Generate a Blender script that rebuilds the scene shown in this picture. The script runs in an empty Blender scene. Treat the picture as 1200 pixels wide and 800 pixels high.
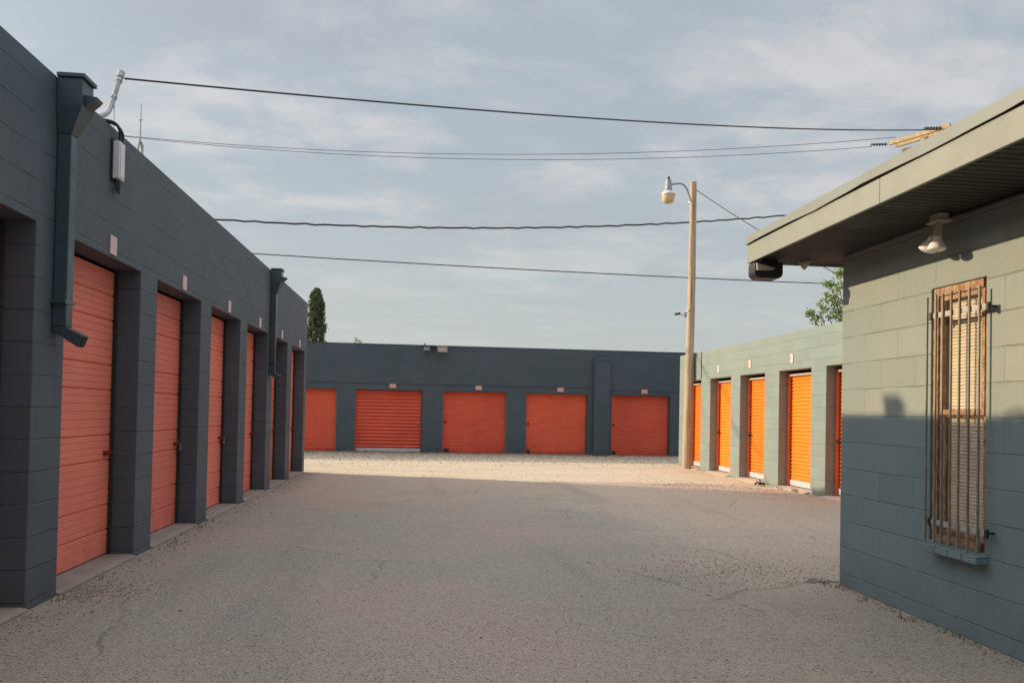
import bpy, bmesh, math, random
from mathutils import Vector, Matrix
random.seed(7)
sc = bpy.context.scene
COL = sc.collection

# ------------------------------------------------------------------ materials
def new_mat(name):
    m = bpy.data.materials.new(name); m.use_nodes = True
    nt = m.node_tree
    b = nt.nodes['Principled BSDF']
    return m, nt, b

class NG:
    """small node helper"""
    def __init__(s, nt): s.nt = nt
    def n(s, t, **kw):
        nd = s.nt.nodes.new(t)
        for k, v in kw.items(): setattr(nd, k, v)
        return nd
    def l(s, a, b): s.nt.links.new(a, b)
    def math(s, op, a, b=None, c=None, clamp=False):
        nd = s.n('ShaderNodeMath', operation=op); nd.use_clamp = clamp
        for i, v in enumerate((a, b, c)):
            if v is None: continue
            if isinstance(v, (int, float)): nd.inputs[i].default_value = v
            else: s.l(v, nd.inputs[i])
        return nd.outputs[0]
    def mix(s, fac, a, b, blend='MIX'):
        nd = s.n('ShaderNodeMix', data_type='RGBA', blend_type=blend)
        for i, v in ((0, fac), (6, a), (7, b)):
            if isinstance(v, (int, float)): nd.inputs[i].default_value = v
            elif isinstance(v, tuple): nd.inputs[i].default_value = (*v[:3], 1)
            else: s.l(v, nd.inputs[i])
        return nd.outputs[2]
    def noise(s, vec, scale, detail=4, rough=.55, w=None):
        nd = s.n('ShaderNodeTexNoise'); nd.inputs['Scale'].default_value = scale
        nd.inputs['Detail'].default_value = detail; nd.inputs['Roughness'].default_value = rough
        if vec is not None: s.l(vec, nd.inputs['Vector'])
        return nd.outputs['Fac']
    def ramp(s, fac, lo, hi, a=0.0, b=1.0):
        nd = s.n('ShaderNodeMapRange'); nd.interpolation_type = 'SMOOTHSTEP'
        s.l(fac, nd.inputs[0])
        nd.inputs[1].default_value = lo; nd.inputs[2].default_value = hi
        nd.inputs[3].default_value = a; nd.inputs[4].default_value = b
        return nd.outputs[0]
    def scale(s, vec, v):
        nd = s.n('ShaderNodeVectorMath', operation='MULTIPLY'); s.l(vec, nd.inputs[0]); nd.inputs[1].default_value = v
        return nd.outputs[0]
    def bump(s, h, strength, dist, normal=None):
        nd = s.n('ShaderNodeBump'); nd.inputs['Strength'].default_value = strength; nd.inputs['Distance'].default_value = dist
        s.l(h, nd.inputs['Height'])
        if normal is not None: s.l(normal, nd.inputs['Normal'])
        return nd.outputs[0]

def world_pos(g):
    return g.n('ShaderNodeNewGeometry').outputs['Position']

def block_paint(name, c1, c2, joint, phase=0.0, along=0.0, grime=(.05, .05, .045), grime_amt=.5, joint_depth=.004, mark=.35, lower=None):
    """thick paint on concrete block: 0.4 x 0.2 m courses, roller patches, drips, dirt at the foot"""
    m, nt, b = new_mat(name); g = NG(nt)
    geo = g.n('ShaderNodeNewGeometry'); pos = geo.outputs['Position']
    sx = g.n('ShaderNodeSeparateXYZ'); g.l(pos, sx.inputs[0])
    sn = g.n('ShaderNodeSeparateXYZ'); g.l(geo.outputs['True Normal'], sn.inputs[0])
    isx = g.math('GREATER_THAN', g.math('ABSOLUTE', sn.outputs[0]), .5)
    u = g.math('ADD', g.math('MULTIPLY', sx.outputs[1], isx), g.math('MULTIPLY', sx.outputs[0], g.math('SUBTRACT', 1.0, isx)))
    u = g.math('ADD', u, along)
    v = g.math('ADD', sx.outputs[2], -phase)
    wob = g.math('MULTIPLY', g.math('SUBTRACT', g.noise(pos, 9, 2), .5), .008)
    cv = g.n('ShaderNodeCombineXYZ'); g.l(g.math('ADD', u, wob), cv.inputs[0]); g.l(g.math('ADD', v, wob), cv.inputs[1])
    br = g.n('ShaderNodeTexBrick'); br.offset = .5
    g.l(cv.outputs[0], br.inputs['Vector'])
    br.inputs['Scale'].default_value = 1; br.inputs['Brick Width'].default_value = .4064; br.inputs['Row Height'].default_value = .2032
    br.inputs['Mortar Size'].default_value = .006; br.inputs['Mortar Smooth'].default_value = .6
    br.inputs['Color1'].default_value = (0, 0, 0, 1); br.inputs['Color2'].default_value = (1, 1, 1, 1); br.inputs['Mortar'].default_value = (.5, .5, .5, 1)
    fac = br.outputs['Fac']
    # joints filled by paint to a varying degree; head joints fainter than bed joints
    jn = g.ramp(g.noise(pos, 3.1, 3), .34, .62, .25, 1.0)
    rf = g.math('FRACT', g.math('DIVIDE', g.math('ADD', v, wob), .2032))
    bd = g.math('MULTIPLY', g.math('MINIMUM', rf, g.math('SUBTRACT', 1.0, rf)), .2032)
    bed = g.math('LESS_THAN', bd, .0085)
    jn = g.math('MULTIPLY', jn, g.math('ADD', .38, g.math('MULTIPLY', bed, .62)))
    jf = g.math('MULTIPLY', fac, jn)
    blockvar = g.n('ShaderNodeSeparateColor'); g.l(br.outputs['Color'], blockvar.inputs[0])
    big = g.ramp(g.noise(pos, .9, 4, .6), .35, .68)
    col = g.mix(big, c1, c2)
    if lower:      # below a given bed joint the wall takes a second, darker and bluer tone
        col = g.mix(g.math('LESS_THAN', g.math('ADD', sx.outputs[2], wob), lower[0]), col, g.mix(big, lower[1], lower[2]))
    bv = g.math('MULTIPLY', g.math('SUBTRACT', blockvar.outputs[0], .5), .10)
    hs = g.n('ShaderNodeHueSaturation'); g.l(col, hs.inputs['Color']); g.l(g.math('ADD', 1.0, bv), hs.inputs['Value'])
    col = hs.outputs[0]
    streak = g.ramp(g.noise(g.scale(pos, (4.5, 4.5, .7)), 2.6, 6, .7), .48, .78)
    col = g.mix(g.math('MULTIPLY', streak, .22), col, tuple(x * .72 for x in c1))
    col = g.mix(g.math('MULTIPLY', g.ramp(g.noise(pos, 30, 3, .7), .58, .75), .12), col, tuple(min(1, x * 1.35) for x in c2))
    # joint colour
    col = g.mix(g.math('MULTIPLY', jf, mark), col, joint)
    # dirt splash near the ground
    dirt = g.math('MULTIPLY', g.ramp(sx.outputs[2], .03, .38, 1.0, 0.0), g.ramp(g.noise(pos, 5, 5, .65), .38, .72))
    col = g.mix(g.math('MULTIPLY', dirt, grime_amt), col, grime)
    g.l(col, b.inputs['Base Color'])
    b.inputs['Roughness'].default_value = .62
    b.inputs['Specular IOR Level'].default_value = .35
    h = g.math('ADD', g.math('MULTIPLY', jf, -1.0), g.math('MULTIPLY', g.noise(pos, 60, 5, .7), .34))
    h = g.math('ADD', h, g.math('MULTIPLY', g.noise(pos, 11, 3), .25))
    g.l(g.bump(h, .85, joint_depth), b.inputs['Normal'])
    return m

def simple(name, col, rough=.5, metal=0.0, var=.15, vscale=6, spec=.5, bump=0.0, bscale=40, col2=None, rnd=0.0):
    m, nt, b = new_mat(name); g = NG(nt)
    tc = g.n('ShaderNodeTexCoord'); oi = g.n('ShaderNodeObjectInfo')
    off = g.n('ShaderNodeVectorMath', operation='MULTIPLY_ADD')
    g.l(tc.outputs['Object'], off.inputs[0]); off.inputs[1].default_value = (1, 1, 1)
    cr = g.n('ShaderNodeCombineXYZ')
    for i in range(3): g.l(g.math('MULTIPLY', oi.outputs['Random'], 17.0 + 9 * i), cr.inputs[i])
    g.l(cr.outputs[0], off.inputs[2])
    vec = off.outputs[0]
    f = g.ramp(g.noise(vec, vscale, 5, .62), .3, .7)
    c2 = col2 or tuple(x * (1 - var * 2) for x in col)
    c = g.mix(f, col, c2)
    if rnd:
        hs = g.n('ShaderNodeHueSaturation'); g.l(c, hs.inputs['Color'])
        g.l(g.math('ADD', 1.0 - rnd, g.math('MULTIPLY', oi.outputs['Random'], 2 * rnd)), hs.inputs['Value'])
        g.l(g.math('ADD', .5 - rnd * .04, g.math('MULTIPLY', oi.outputs['Random'], rnd * .08)), hs.inputs['Hue'])
        c = hs.outputs[0]
    g.l(c, b.inputs['Base Color'])
    g.l(g.math('ADD', rough - .08, g.math('MULTIPLY', f, .16)), b.inputs['Roughness'])
    b.inputs['Metallic'].default_value = metal; b.inputs['Specular IOR Level'].default_value = spec
    if bump: g.l(g.bump(g.noise(vec, bscale, 4, .65), bump, .004), b.inputs['Normal'])
    return m

def door_paint(name, c1, c2, chalk, dirty, rough=.5):
    """sun-worn door paint: chalky blotches, horizontal rub marks, dust along the bottom"""
    m, nt, b = new_mat(name); g = NG(nt)
    tc = g.n('ShaderNodeTexCoord'); oi = g.n('ShaderNodeObjectInfo')
    cr = g.n('ShaderNodeCombineXYZ'); g.l(g.math('MULTIPLY', oi.outputs['Random'], 31.0), cr.inputs[0]); g.l(g.math('MULTIPLY', oi.outputs['Random'], 13.0), cr.inputs[1])
    ad = g.n('ShaderNodeVectorMath', operation='ADD'); g.l(tc.outputs['Object'], ad.inputs[0]); g.l(cr.outputs[0], ad.inputs[1])
    vec = ad.outputs[0]
    sx = g.n('ShaderNodeSeparateXYZ'); g.l(tc.outputs['Object'], sx.inputs[0])
    col = g.mix(g.ramp(g.noise(vec, 1.3, 4, .6), .3, .7), c1, c2)
    ch = g.ramp(g.noise(g.scale(vec, (1.2, 1, 7)), 2.0, 5, .7), .5, .8)
    col = g.mix(g.math('MULTIPLY', ch, .45), col, chalk)
    scuff = g.ramp(g.noise(g.scale(vec, (1.6, 1, 1.0)), 3.4, 6, .75), .60, .72)
    col = g.mix(g.math('MULTIPLY', scuff, .3), col, dirty)
    fine = g.ramp(g.noise(g.scale(vec, (1, 1, 14)), 5, 4, .7), .56, .8)
    col = g.mix(g.math('MULTIPLY', fine, .2), col, dirty)
    dr = g.math('MULTIPLY', g.ramp(sx.outputs[2], .0, .5, 1, 0), g.ramp(g.noise(vec, 7, 5, .65), .42, .7))
    col = g.mix(g.math('MULTIPLY', dr, .55), col, dirty)
    hs = g.n('ShaderNodeHueSaturation'); g.l(col, hs.inputs['Color'])
    g.l(g.math('ADD', .88, g.math('MULTIPLY', oi.outputs['Random'], .2)), hs.inputs['Value']); g.l(g.math('ADD', .4985, g.math('MULTIPLY', oi.outputs['Random'], .004)), hs.inputs['Hue'])
    g.l(hs.outputs[0], b.inputs['Base Color'])
    b.inputs['Roughness'].default_value = rough; b.inputs['Specular IOR Level'].default_value = .35
    g.l(g.bump(g.noise(vec, 45, 4, .6), .25, .002), b.inputs['Normal'])
    return m

def asphalt_mat():
    m, nt, b = new_mat('worn_asphalt'); g = NG(nt)
    pos = world_pos(g)
    sx = g.n('ShaderNodeSeparateXYZ'); g.l(pos, sx.inputs[0])
    base = g.mix(g.ramp(g.noise(pos, .33, 4, .55), .36, .64), (.285, .252, .203), (.355, .262, .208))
    # dustier and paler towards the gravel end, paler rightwards, browner along the left wall
    dn = g.noise(pos, .8, 5, .65)
    far = g.math('ADD', g.ramp(sx.outputs[1], 6.5, 15.5), g.math('MULTIPLY', g.math('SUBTRACT', dn, .5), .9))
    base = g.mix(g.math('MULTIPLY', g.ramp(far, .15, 1.1), .75), base, (.45, .325, .24))
    side = g.math('ADD', g.ramp(sx.outputs[0], .2, 4.5), g.math('MULTIPLY', g.math('SUBTRACT', dn, .5), 1.0))
    base = g.mix(g.math('MULTIPLY', g.ramp(side, .15, .9), .62), base, (.50, .385, .285))
    ledge = g.math('ADD', g.ramp(sx.outputs[0], -2.45, -1.5, 1, 0), g.math('MULTIPLY', g.math('SUBTRACT', dn, .5), .9))
    base = g.mix(g.math('MULTIPLY', g.ramp(ledge, .35, 1.0), .45), base, (.29, .225, .18))
    # patches and tyre-worn bands
    band = g.ramp(g.noise(g.scale(pos, (1.0, .12, 1)), .9, 4, .6), .52, .72)
    base = g.mix(g.math('MULTIPLY', band, .36), base, (.13, .125, .115))
    patch = g.ramp(g.noise(pos, 1.7, 6, .7), .60, .78)
    base = g.mix(g.math('MULTIPLY', patch, .24), base, (.12, .11, .10))
    # aggregate speckle
    def vor(scale):
        v = g.n('ShaderNodeTexVoronoi'); v.inputs['Scale'].default_value = scale; g.l(pos, v.inputs['Vector']); return v
    v1 = vor(120.0)
    sp = g.n('ShaderNodeSeparateColor'); g.l(v1.outputs['Color'], sp.inputs[0])
    base = g.mix(g.math('MULTIPLY', g.ramp(sp.outputs[0], .66, .98), .66), base, (.07, .065, .06))
    base = g.mix(g.math('MULTIPLY', g.ramp(sp.outputs[1], .70, 1.0), .6), base, (.42, .38, .33))
    v2 = vor(38.0)
    sp2 = g.n('ShaderNodeSeparateColor'); g.l(v2.outputs['Color'], sp2.inputs[0])
    dark = g.math('MULTIPLY', g.ramp(v2.outputs['Distance'], .18, .42, 1, 0), g.math('GREATER_THAN', sp2.outputs[0], .9))
    base = g.mix(g.math('MULTIPLY', dark, .42), base, (.05, .045, .04))
    # ravelled rough zones with more dark pits
    rav = g.ramp(g.noise(pos, .62, 4, .6), .55, .68)
    v3 = vor(55.0)
    sp3 = g.n('ShaderNodeSeparateColor'); g.l(v3.outputs['Color'], sp3.inputs[0])
    pits = g.math('MULTIPLY', g.math('MULTIPLY', g.ramp(v3.outputs['Distance'], .2, .5, 1, 0), g.math('GREATER_THAN', sp3.outputs[2], .68)), rav)
    base = g.mix(g.math('MULTIPLY', pits, .65), base, (.06, .052, .045))
    # hairline cracks
    wv = g.n('ShaderNodeVectorMath', operation='MULTIPLY_ADD')
    nz = g.n('ShaderNodeTexNoise'); nz.inputs['Scale'].default_value = 1.6; nz.inputs['Detail'].default_value = 6; g.l(pos, nz.inputs['Vector'])
    g.l(nz.outputs['Color'], wv.inputs[0]); wv.inputs[1].default_value = (.55, .55, 0); g.l(pos, wv.inputs[2])
    vc = g.n('ShaderNodeTexVoronoi', feature='DISTANCE_TO_EDGE'); vc.inputs['Scale'].default_value = .42; g.l(wv.outputs[0], vc.inputs['Vector'])
    ck = g.math('MULTIPLY', g.ramp(vc.outputs['Distance'], .001, .0065, 1, 0), g.ramp(g.noise(pos, .55, 3), .48, .60))
    base = g.mix(g.math('MULTIPLY', ck, .28), base, (.05, .042, .036))
    g.l(base, b.inputs['Base Color']); b.inputs['Roughness'].default_value = .92; b.inputs['Specular IOR Level'].default_value = .2
    h = g.math('ADD', g.math('MULTIPLY', g.noise(pos, 130, 4, .7), .8), g.math('MULTIPLY', sp.outputs[1], .35))
    h = g.math('SUBTRACT', h, g.math('MULTIPLY', ck, 1.6)); h = g.math('SUBTRACT', h, g.math('MULTIPLY', pits, .9))
    n1 = g.bump(h, .8, .005)
    g.l(g.bump(g.noise(pos, 1.1, 3), .35, .05, n1), b.inputs['Normal'])
    return m

def gravel_mat():
    m, nt, b = new_mat('pale_caliche_gravel'); g = NG(nt)
    pos = world_pos(g)
    base = g.mix(g.ramp(g.noise(g.scale(pos, (.6, 1.6, 1)), .9, 5, .6), .35, .68), (.58, .47, .34), (.50, .40, .285))
    sy = g.n('ShaderNodeSeparateXYZ'); g.l(pos, sy.inputs[0])
    coarse = g.ramp(g.math('ADD', sy.outputs[1], g.math('MULTIPLY', g.math('SUBTRACT', g.noise(pos, 1.3, 5, .7), .5), 2.2)), 20.2, 22.6)
    base = g.mix(g.math('MULTIPLY', coarse, .6), base, (.36, .29, .22))  # coarser gravel by the far wall, also darkened to deepen the shade strip
    v1 = g.n('ShaderNodeTexVoronoi'); v1.inputs['Scale'].default_value = 34; g.l(pos, v1.inputs['Vector'])
    sp = g.n('ShaderNodeSeparateColor'); g.l(v1.outputs['Color'], sp.inputs[0])
    base = g.mix(g.math('MULTIPLY', g.ramp(sp.outputs[0], .6, 1), .45), base, (.34, .265, .19))
    base = g.mix(g.math('MULTIPLY', g.ramp(sp.outputs[1], .6, 1), .5), base, (.66, .56, .44))
    g.l(base, b.inputs['Base Color']); b.inputs['Roughness'].default_value = .95; b.inputs['Specular IOR Level'].default_value = .15
    h = g.math('ADD', g.math('MULTIPLY', g.noise(pos, 45, 5, .7), .6), g.math('MULTIPLY', v1.outputs['Distance'], -.6))
    n1 = g.bump(h, .6, .012)
    g.l(g.bump(g.noise(g.scale(pos, (.5, 2, 1)), .9, 4), .5, .06, n1), b.inputs['Normal'])
    return m

def concrete_mat(name, c, c2):
    m, nt, b = new_mat(name); g = NG(nt); pos = world_pos(g)
    base = g.mix(g.ramp(g.noise(pos, 2.5, 6, .68), .32, .7), c, c2)
    base = g.mix(g.math('MULTIPLY', g.ramp(g.noise(pos, 60, 3, .7), .56, .74), .45), base, tuple(x * .5 for x in c))
    g.l(base, b.inputs['Base Color']); b.inputs['Roughness'].default_value = .9
    g.l(g.bump(g.noise(pos, 70, 5, .7), .5, .004), b.inputs['Normal'])
    return m

def wood_mat():
    m, nt, b = new_mat('weathered_pole_wood'); g = NG(nt); pos = world_pos(g)
    grain = g.noise(g.scale(pos, (16, 16, .5)), 2.2, 6, .7)
    base = g.mix(g.ramp(grain, .3, .68), (.62, .48, .33), (.34, .25, .17))
    split = g.ramp(g.noise(g.scale(pos, (26, 26, .35)), 1.6, 3), .62, .68)
    base = g.mix(g.math('MULTIPLY', split, .9), base, (.07, .05, .035))
    base = g.mix(g.math('MULTIPLY', g.ramp(g.noise(pos, 1.4, 4), .5, .75), .3), base, (.34, .30, .24))
    g.l(base, b.inputs['Base Color']); b.inputs['Roughness'].default_value = .85; b.inputs['Specular IOR Level'].default_value = .2
    g.l(g.bump(grain, .7, .01), b.inputs['Normal'])
    return m

def leaf_mat(name, c, c2, trans=.35):
    m, nt, b = new_mat(name); g = NG(nt)
    oi = g.n('ShaderNodeNewGeometry')
    f = g.math('ADD', g.math('MULTIPLY', oi.outputs['Random Per Island'], .6), g.math('MULTIPLY', g.noise(oi.outputs['Position'], 2.2, 2), .5))
    base = g.mix(f, c, c2)
    g.l(base, b.inputs['Base Color']); b.inputs['Roughness'].default_value = .6; b.inputs['Specular IOR Level'].default_value = .25
    tr = g.n('ShaderNodeBsdfTranslucent'); g.l(base, tr.inputs['Color'])
    mx = g.n('ShaderNodeMixShader'); mx.inputs[0].default_value = trans
    g.l(b.outputs[0], mx.inputs[1]); g.l(tr.outputs[0], mx.inputs[2])
    g.l(mx.outputs[0], nt.nodes['Material Output'].inputs['Surface'])
    return m

def glass_mat():
    m, nt, b = new_mat('dusty_window_glass'); g = NG(nt)
    b.inputs['Base Color'].default_value = (.30, .27, .22, 1); b.inputs['Roughness'].default_value = .18
    tr = g.n('ShaderNodeBsdfTransparent'); mx = g.n('ShaderNodeMixShader'); mx.inputs[0].default_value = .9
    g.l(b.outputs[0], mx.inputs[1]); g.l(tr.outputs[0], mx.inputs[2]); g.l(mx.outputs[0], nt.nodes['Material Output'].inputs['Surface'])
    return m

def peeling_wood():
    m, nt, b = new_mat('peeling_brown_window_wood'); g = NG(nt); pos = world_pos(g)
    f = g.ramp(g.noise(g.scale(pos, (8, 8, 2.5)), 5, 6, .72), .44, .6)
    base = g.mix(f, (.27, .125, .058), (.42, .30, .185))
    base = g.mix(g.math('MULTIPLY', g.ramp(g.noise(pos, 40, 4, .7), .55, .7), .6), base, (.12, .055, .03))
    g.l(base, b.inputs['Base Color']); b.inputs['Roughness'].default_value = .75
    g.l(g.bump(g.noise(g.scale(pos, (10, 10, 3)), 8, 5, .7), .7, .006), b.inputs['Normal'])
    return m

M = {}
M['slate'] = block_paint('slate_block_paint', (.069, .090, .106), (.085, .101, .117), (.022, .027, .033), phase=.05, mark=.5, joint_depth=.006)
M['slate_b'] = block_paint('slate_block_paint_back', (.063, .088, .107), (.074, .092, .114), (.038, .05, .058), phase=.05, along=.11, mark=.12, joint_depth=.002)
M['sage'] = block_paint('sage_block_paint', (.196, .25, .24), (.222, .26, .235), (.12, .14, .125), phase=.06, mark=.2, along=.07, joint_depth=.005, grime=(.30, .25, .19), grime_amt=.5)
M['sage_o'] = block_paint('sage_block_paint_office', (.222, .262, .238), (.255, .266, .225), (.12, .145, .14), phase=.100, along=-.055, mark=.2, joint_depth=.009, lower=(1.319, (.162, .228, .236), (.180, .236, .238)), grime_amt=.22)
M['trim'] = simple('sage_trim_paint', (.262, .275, .232), .55, var=.07, vscale=3, bump=.3, bscale=12)
M['trim_top'] = simple('sage_metal_edge', (.215, .235, .205), .5, var=.08, vscale=3)
M['coral'] = door_paint('faded_coral_door_paint', (.78, .205, .145), (.70, .178, .125), (.76, .31, .235), (.44, .12, .085))
M['red'] = door_paint('red_orange_door_paint', (.74, .105, .046), (.64, .086, .038), (.66, .17, .105), (.36, .05, .03), .42)
M['orange'] = door_paint('bright_orange_door_paint', (.80, .205, .012), (.78, .185, .010), (.80, .25, .04), (.62, .14, .02), .5)
M['track'] = simple('orange_track_paint', (.62, .16, .075), .5, var=.12)
M['galv'] = simple('galvanised_metal', (.36, .36, .355), .55, .25, var=.12, vscale=14)
M['whitebar'] = simple('aluminium_bottom_bar', (.62, .61, .60), .45, .2, var=.12, vscale=10)
M['teal'] = simple('dark_teal_gutter_paint', (.045, .072, .085), .38, var=.12, vscale=5, bump=.15, bscale=18)
M['black'] = simple('black_plastic', (.018, .018, .019), .45, var=.1)
M['rubber'] = simple('cable_black', (.022, .022, .024), .6, var=.1)
M['wire'] = simple('weathered_wire', (.06, .06, .06), .6, var=.15)
M['white'] = simple('white_plastic', (.70, .70, .69), .45, var=.06, vscale=9)
M['pink'] = simple('faded_pink_number_plate', (.74, .50, .47), .55, var=.10, vscale=25)
M['pinkback'] = simple('salmon_number_plate', (.72, .34, .28), .55, var=.12, vscale=25)
M['plate_face'] = simple('pale_plate_sticker', (.74, .44, .37), .5, var=.14, vscale=30)
M['rust'] = simple('rusty_red_latch', (.36, .05, .03), .55, .2, var=.2, vscale=20)
M['steel'] = simple('dull_steel', (.35, .35, .36), .35, .8, var=.12, vscale=20)
M['bar'] = simple('weathered_bar_paint', (.17, .165, .14), .6, .2, var=.3, vscale=16, col2=(.30, .25, .18))
M['flat'] = simple('pale_flat_bar', (.50, .48, .42), .5, .2, var=.2, vscale=18)
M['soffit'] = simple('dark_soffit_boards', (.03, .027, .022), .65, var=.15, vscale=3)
M['roofing'] = simple('grey_roof_membrane', (.22, .21, .20), .9, var=.12, vscale=2)
M['lamp'] = simple('chalky_lamp_metal', (.50, .46, .40), .5, var=.2, vscale=25, col2=(.38, .30, .22))
M['bulb'] = simple('frosted_bulb_glass', (.86, .84, .78), .18, var=.04)
M['amber'] = simple('amber_plastic_refractor', (.70, .52, .30), .25, var=.08)
M['blind'] = simple('tan_blind_slats', (.72, .58, .40), .5, var=.12, vscale=12)
M['room'] = simple('dark_room', (.03, .028, .025), .9, var=.1)
M['wood'] = wood_mat(); M['winwood'] = peeling_wood(); M['glass'] = glass_mat()
M['arm_wood'] = simple('yellow_crossarm_wood', (.50, .36, .20), .8, var=.15, vscale=10)  # yellowish tan wood for the crossarms
M['asphalt'] = asphalt_mat(); M['gravel'] = gravel_mat()
M['sill'] = concrete_mat('door_sill_concrete', (.27, .225, .185), (.21, .165, .135))
M['sillpale'] = concrete_mat('pale_sill_concrete', (.50, .43, .34), (.42, .35, .27))
M['soil'] = concrete_mat('dry_soil', (.34, .27, .19), (.26, .2, .14))
M['stone'] = concrete_mat('loose_stones', (.33, .27, .215), (.22, .185, .15))
M['palestone'] = concrete_mat('pale_gravel_stones', (.50, .40, .30), (.30, .235, .175))
M['crack'] = simple('crack_dirt', (.085, .07, .056), .95, var=.2)
M['leaf_c'] = leaf_mat('cypress_foliage', (.075, .105, .04), (.15, .175, .08), .2)
M['leaf_t'] = leaf_mat('broad_leaves', (.17, .25, .06), (.28, .35, .11), .5)
M['bark'] = simple('grey_bark', (.14, .11, .085), .9, var=.2, bump=.6)
M['weed'] = leaf_mat('dry_weeds', (.10, .12, .04), (.2, .17, .08), .3)

# ------------------------------------------------------------------ mesh helpers
class MB:
    def __init__(s): s.v = []; s.f = []
    def quad(s, a, b, c, d):
        i = len(s.v); s.v += [a, b, c, d]; s.f.append((i, i + 1, i + 2, i + 3)); return s
    def poly(s, pts):
        i = len(s.v); s.v += list(pts); s.f.append(tuple(range(i, i + len(pts)))); return s
    def box(s, x0, x1, y0, y1, z0, z1):
        i = len(s.v)
        s.v += [(x0, y0, z0), (x1, y0, z0), (x1, y1, z0), (x0, y1, z0), (x0, y0, z1), (x1, y0, z1), (x1, y1, z1), (x0, y1, z1)]
        s.f += [(i, i + 3, i + 2, i + 1), (i + 4, i + 5, i + 6, i + 7), (i, i + 1, i + 5, i + 4), (i + 1, i + 2, i + 6, i + 5), (i + 2, i + 3, i + 7, i + 6), (i + 3, i, i + 4, i + 7)]
        return s
    def prism(s, pts, axis, a0, a1):
        """polygon pts (2D, in the two other axes in xyz order) swept along axis from a0 to a1"""
        def P(p, a):
            return {'x': (a, p[0], p[1]), 'y': (p[0], a, p[1]), 'z': (p[0], p[1], a)}[axis]
        i = len(s.v); n = len(pts)
        s.v += [P(p, a0) for p in pts] + [P(p, a1) for p in pts]
        for k in range(n):
            s.f.append((i + k, i + (k + 1) % n, i + n + (k + 1) % n, i + n + k))
        s.f.append(tuple(range(i + n - 1, i - 1, -1))); s.f.append(tuple(range(i + n, i + 2 * n)))
        return s
    def tube(s, pts, r, seg=10, cap=True):
        pts = [Vector(p) for p in pts]; n = len(pts)
        rr = r if isinstance(r, (list, tuple)) else [r] * n
        rings = []; prev = None
        for k, p in enumerate(pts):
            t = (pts[min(k + 1, n - 1)] - pts[max(k - 1, 0)]).normalized()
            if prev is None:
                a = Vector((0, 0, 1)) if abs(t.z) < .9 else Vector((1, 0, 0))
                nrm = t.cross(a).normalized()
            else:
                nrm = (prev - t * prev.dot(t)).normalized()
            prev = nrm; bn = t.cross(nrm)
            i = len(s.v); rings.append(i)
            for j in range(seg):
                th = 2 * math.pi * j / seg
                s.v.append(tuple(p + (nrm * math.cos(th) + bn * math.sin(th)) * rr[k]))
        for k in range(n - 1):
            a, b = rings[k], rings[k + 1]
            for j in range(seg): s.f.append((a + j, a + (j + 1) % seg, b + (j + 1) % seg, b + j))
        if cap:
            s.f.append(tuple(range(rings[0] + seg - 1, rings[0] - 1, -1))); s.f.append(tuple(range(rings[-1], rings[-1] + seg)))
        return s
    def lathe(s, c, prof, seg=20, axis=(0, 0, 1)):
        """prof: list of (radius, distance along axis)"""
        ax = Vector(axis).normalized(); a = Vector((1, 0, 0)) if abs(ax.x) < .9 else Vector((0, 1, 0))
        u = ax.cross(a).normalized(); w = ax.cross(u); c = Vector(c)
        rings = []
        for r, d in prof:
            i = len(s.v); rings.append(i)
            for j in range(seg):
                th = 2 * math.pi * j / seg
                s.v.append(tuple(c + ax * d + (u * math.cos(th) + w * math.sin(th)) * max(r, 1e-4)))
        for k in range(len(prof) - 1):
            p, q = rings[k], rings[k + 1]
            for j in range(seg): s.f.append((p + j, p + (j + 1) % seg, q + (j + 1) % seg, q + j))
        s.f.append(tuple(range(rings[0] + seg - 1, rings[0] - 1, -1))); s.f.append(tuple(range(rings[-1], rings[-1] + seg)))
        return s
    def mesh(s, name, mat, off=(0, 0, 0), smooth=False, merge=True):
        me = bpy.data.meshes.new(name)
        o = Vector(off)
        me.from_pydata([tuple(Vector(v) - o) for v in s.v], [], s.f)
        if merge:
            bm = bmesh.new(); bm.from_mesh(me)
            bmesh.ops.remove_doubles(bm, verts=bm.verts, dist=1e-5)
            bmesh.ops.recalc_face_normals(bm, faces=bm.faces)
            bm.to_mesh(me); bm.free()
        me.materials.append(mat)
        if smooth:
            for p in me.polygons: p.use_smooth = True
        me.update()
        return me

ORG = {}          # object -> world origin
def link(o): COL.objects.link(o); return o
def part(name, mb, mat, parent, smooth=False, bevel=0, merge=True, label=None, auto=False):
    off = ORG[parent.name] if parent else Vector((0, 0, 0))
    me = mb.mesh(name, mat, off, smooth, merge)
    o = link(bpy.data.objects.new(name, me)); o.parent = parent
    ORG[o.name] = off
    if bevel:
        md = o.modifiers.new('bevel', 'BEVEL'); md.width = bevel; md.segments = 2; md.limit_method = 'ANGLE'; md.angle_limit = math.radians(40)
    if auto: smooth_by_angle(me)
    if label: o['label'] = label
    return o
def smooth_by_angle(me, ang=40):
    me.polygons.foreach_set('use_smooth', [True] * len(me.polygons))
    bm = bmesh.new(); bm.from_mesh(me)
    for e in bm.edges:
        e.smooth = len(e.link_faces) == 2 and e.calc_face_angle(0) < math.radians(ang)
    bm.to_mesh(me); bm.free()
def tag(o, label, cat, group=None, kind=None):
    o['label'] = label; o['category'] = cat
    if group: o['group'] = group
    if kind: o['kind'] = kind
    return o
def thing(name, loc, label, cat, group=None):
    o = link(bpy.data.objects.new(name, None)); o.location = loc; o.empty_display_size = .2
    ORG[o.name] = Vector(loc)
    return tag(o, label, cat, group)
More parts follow.
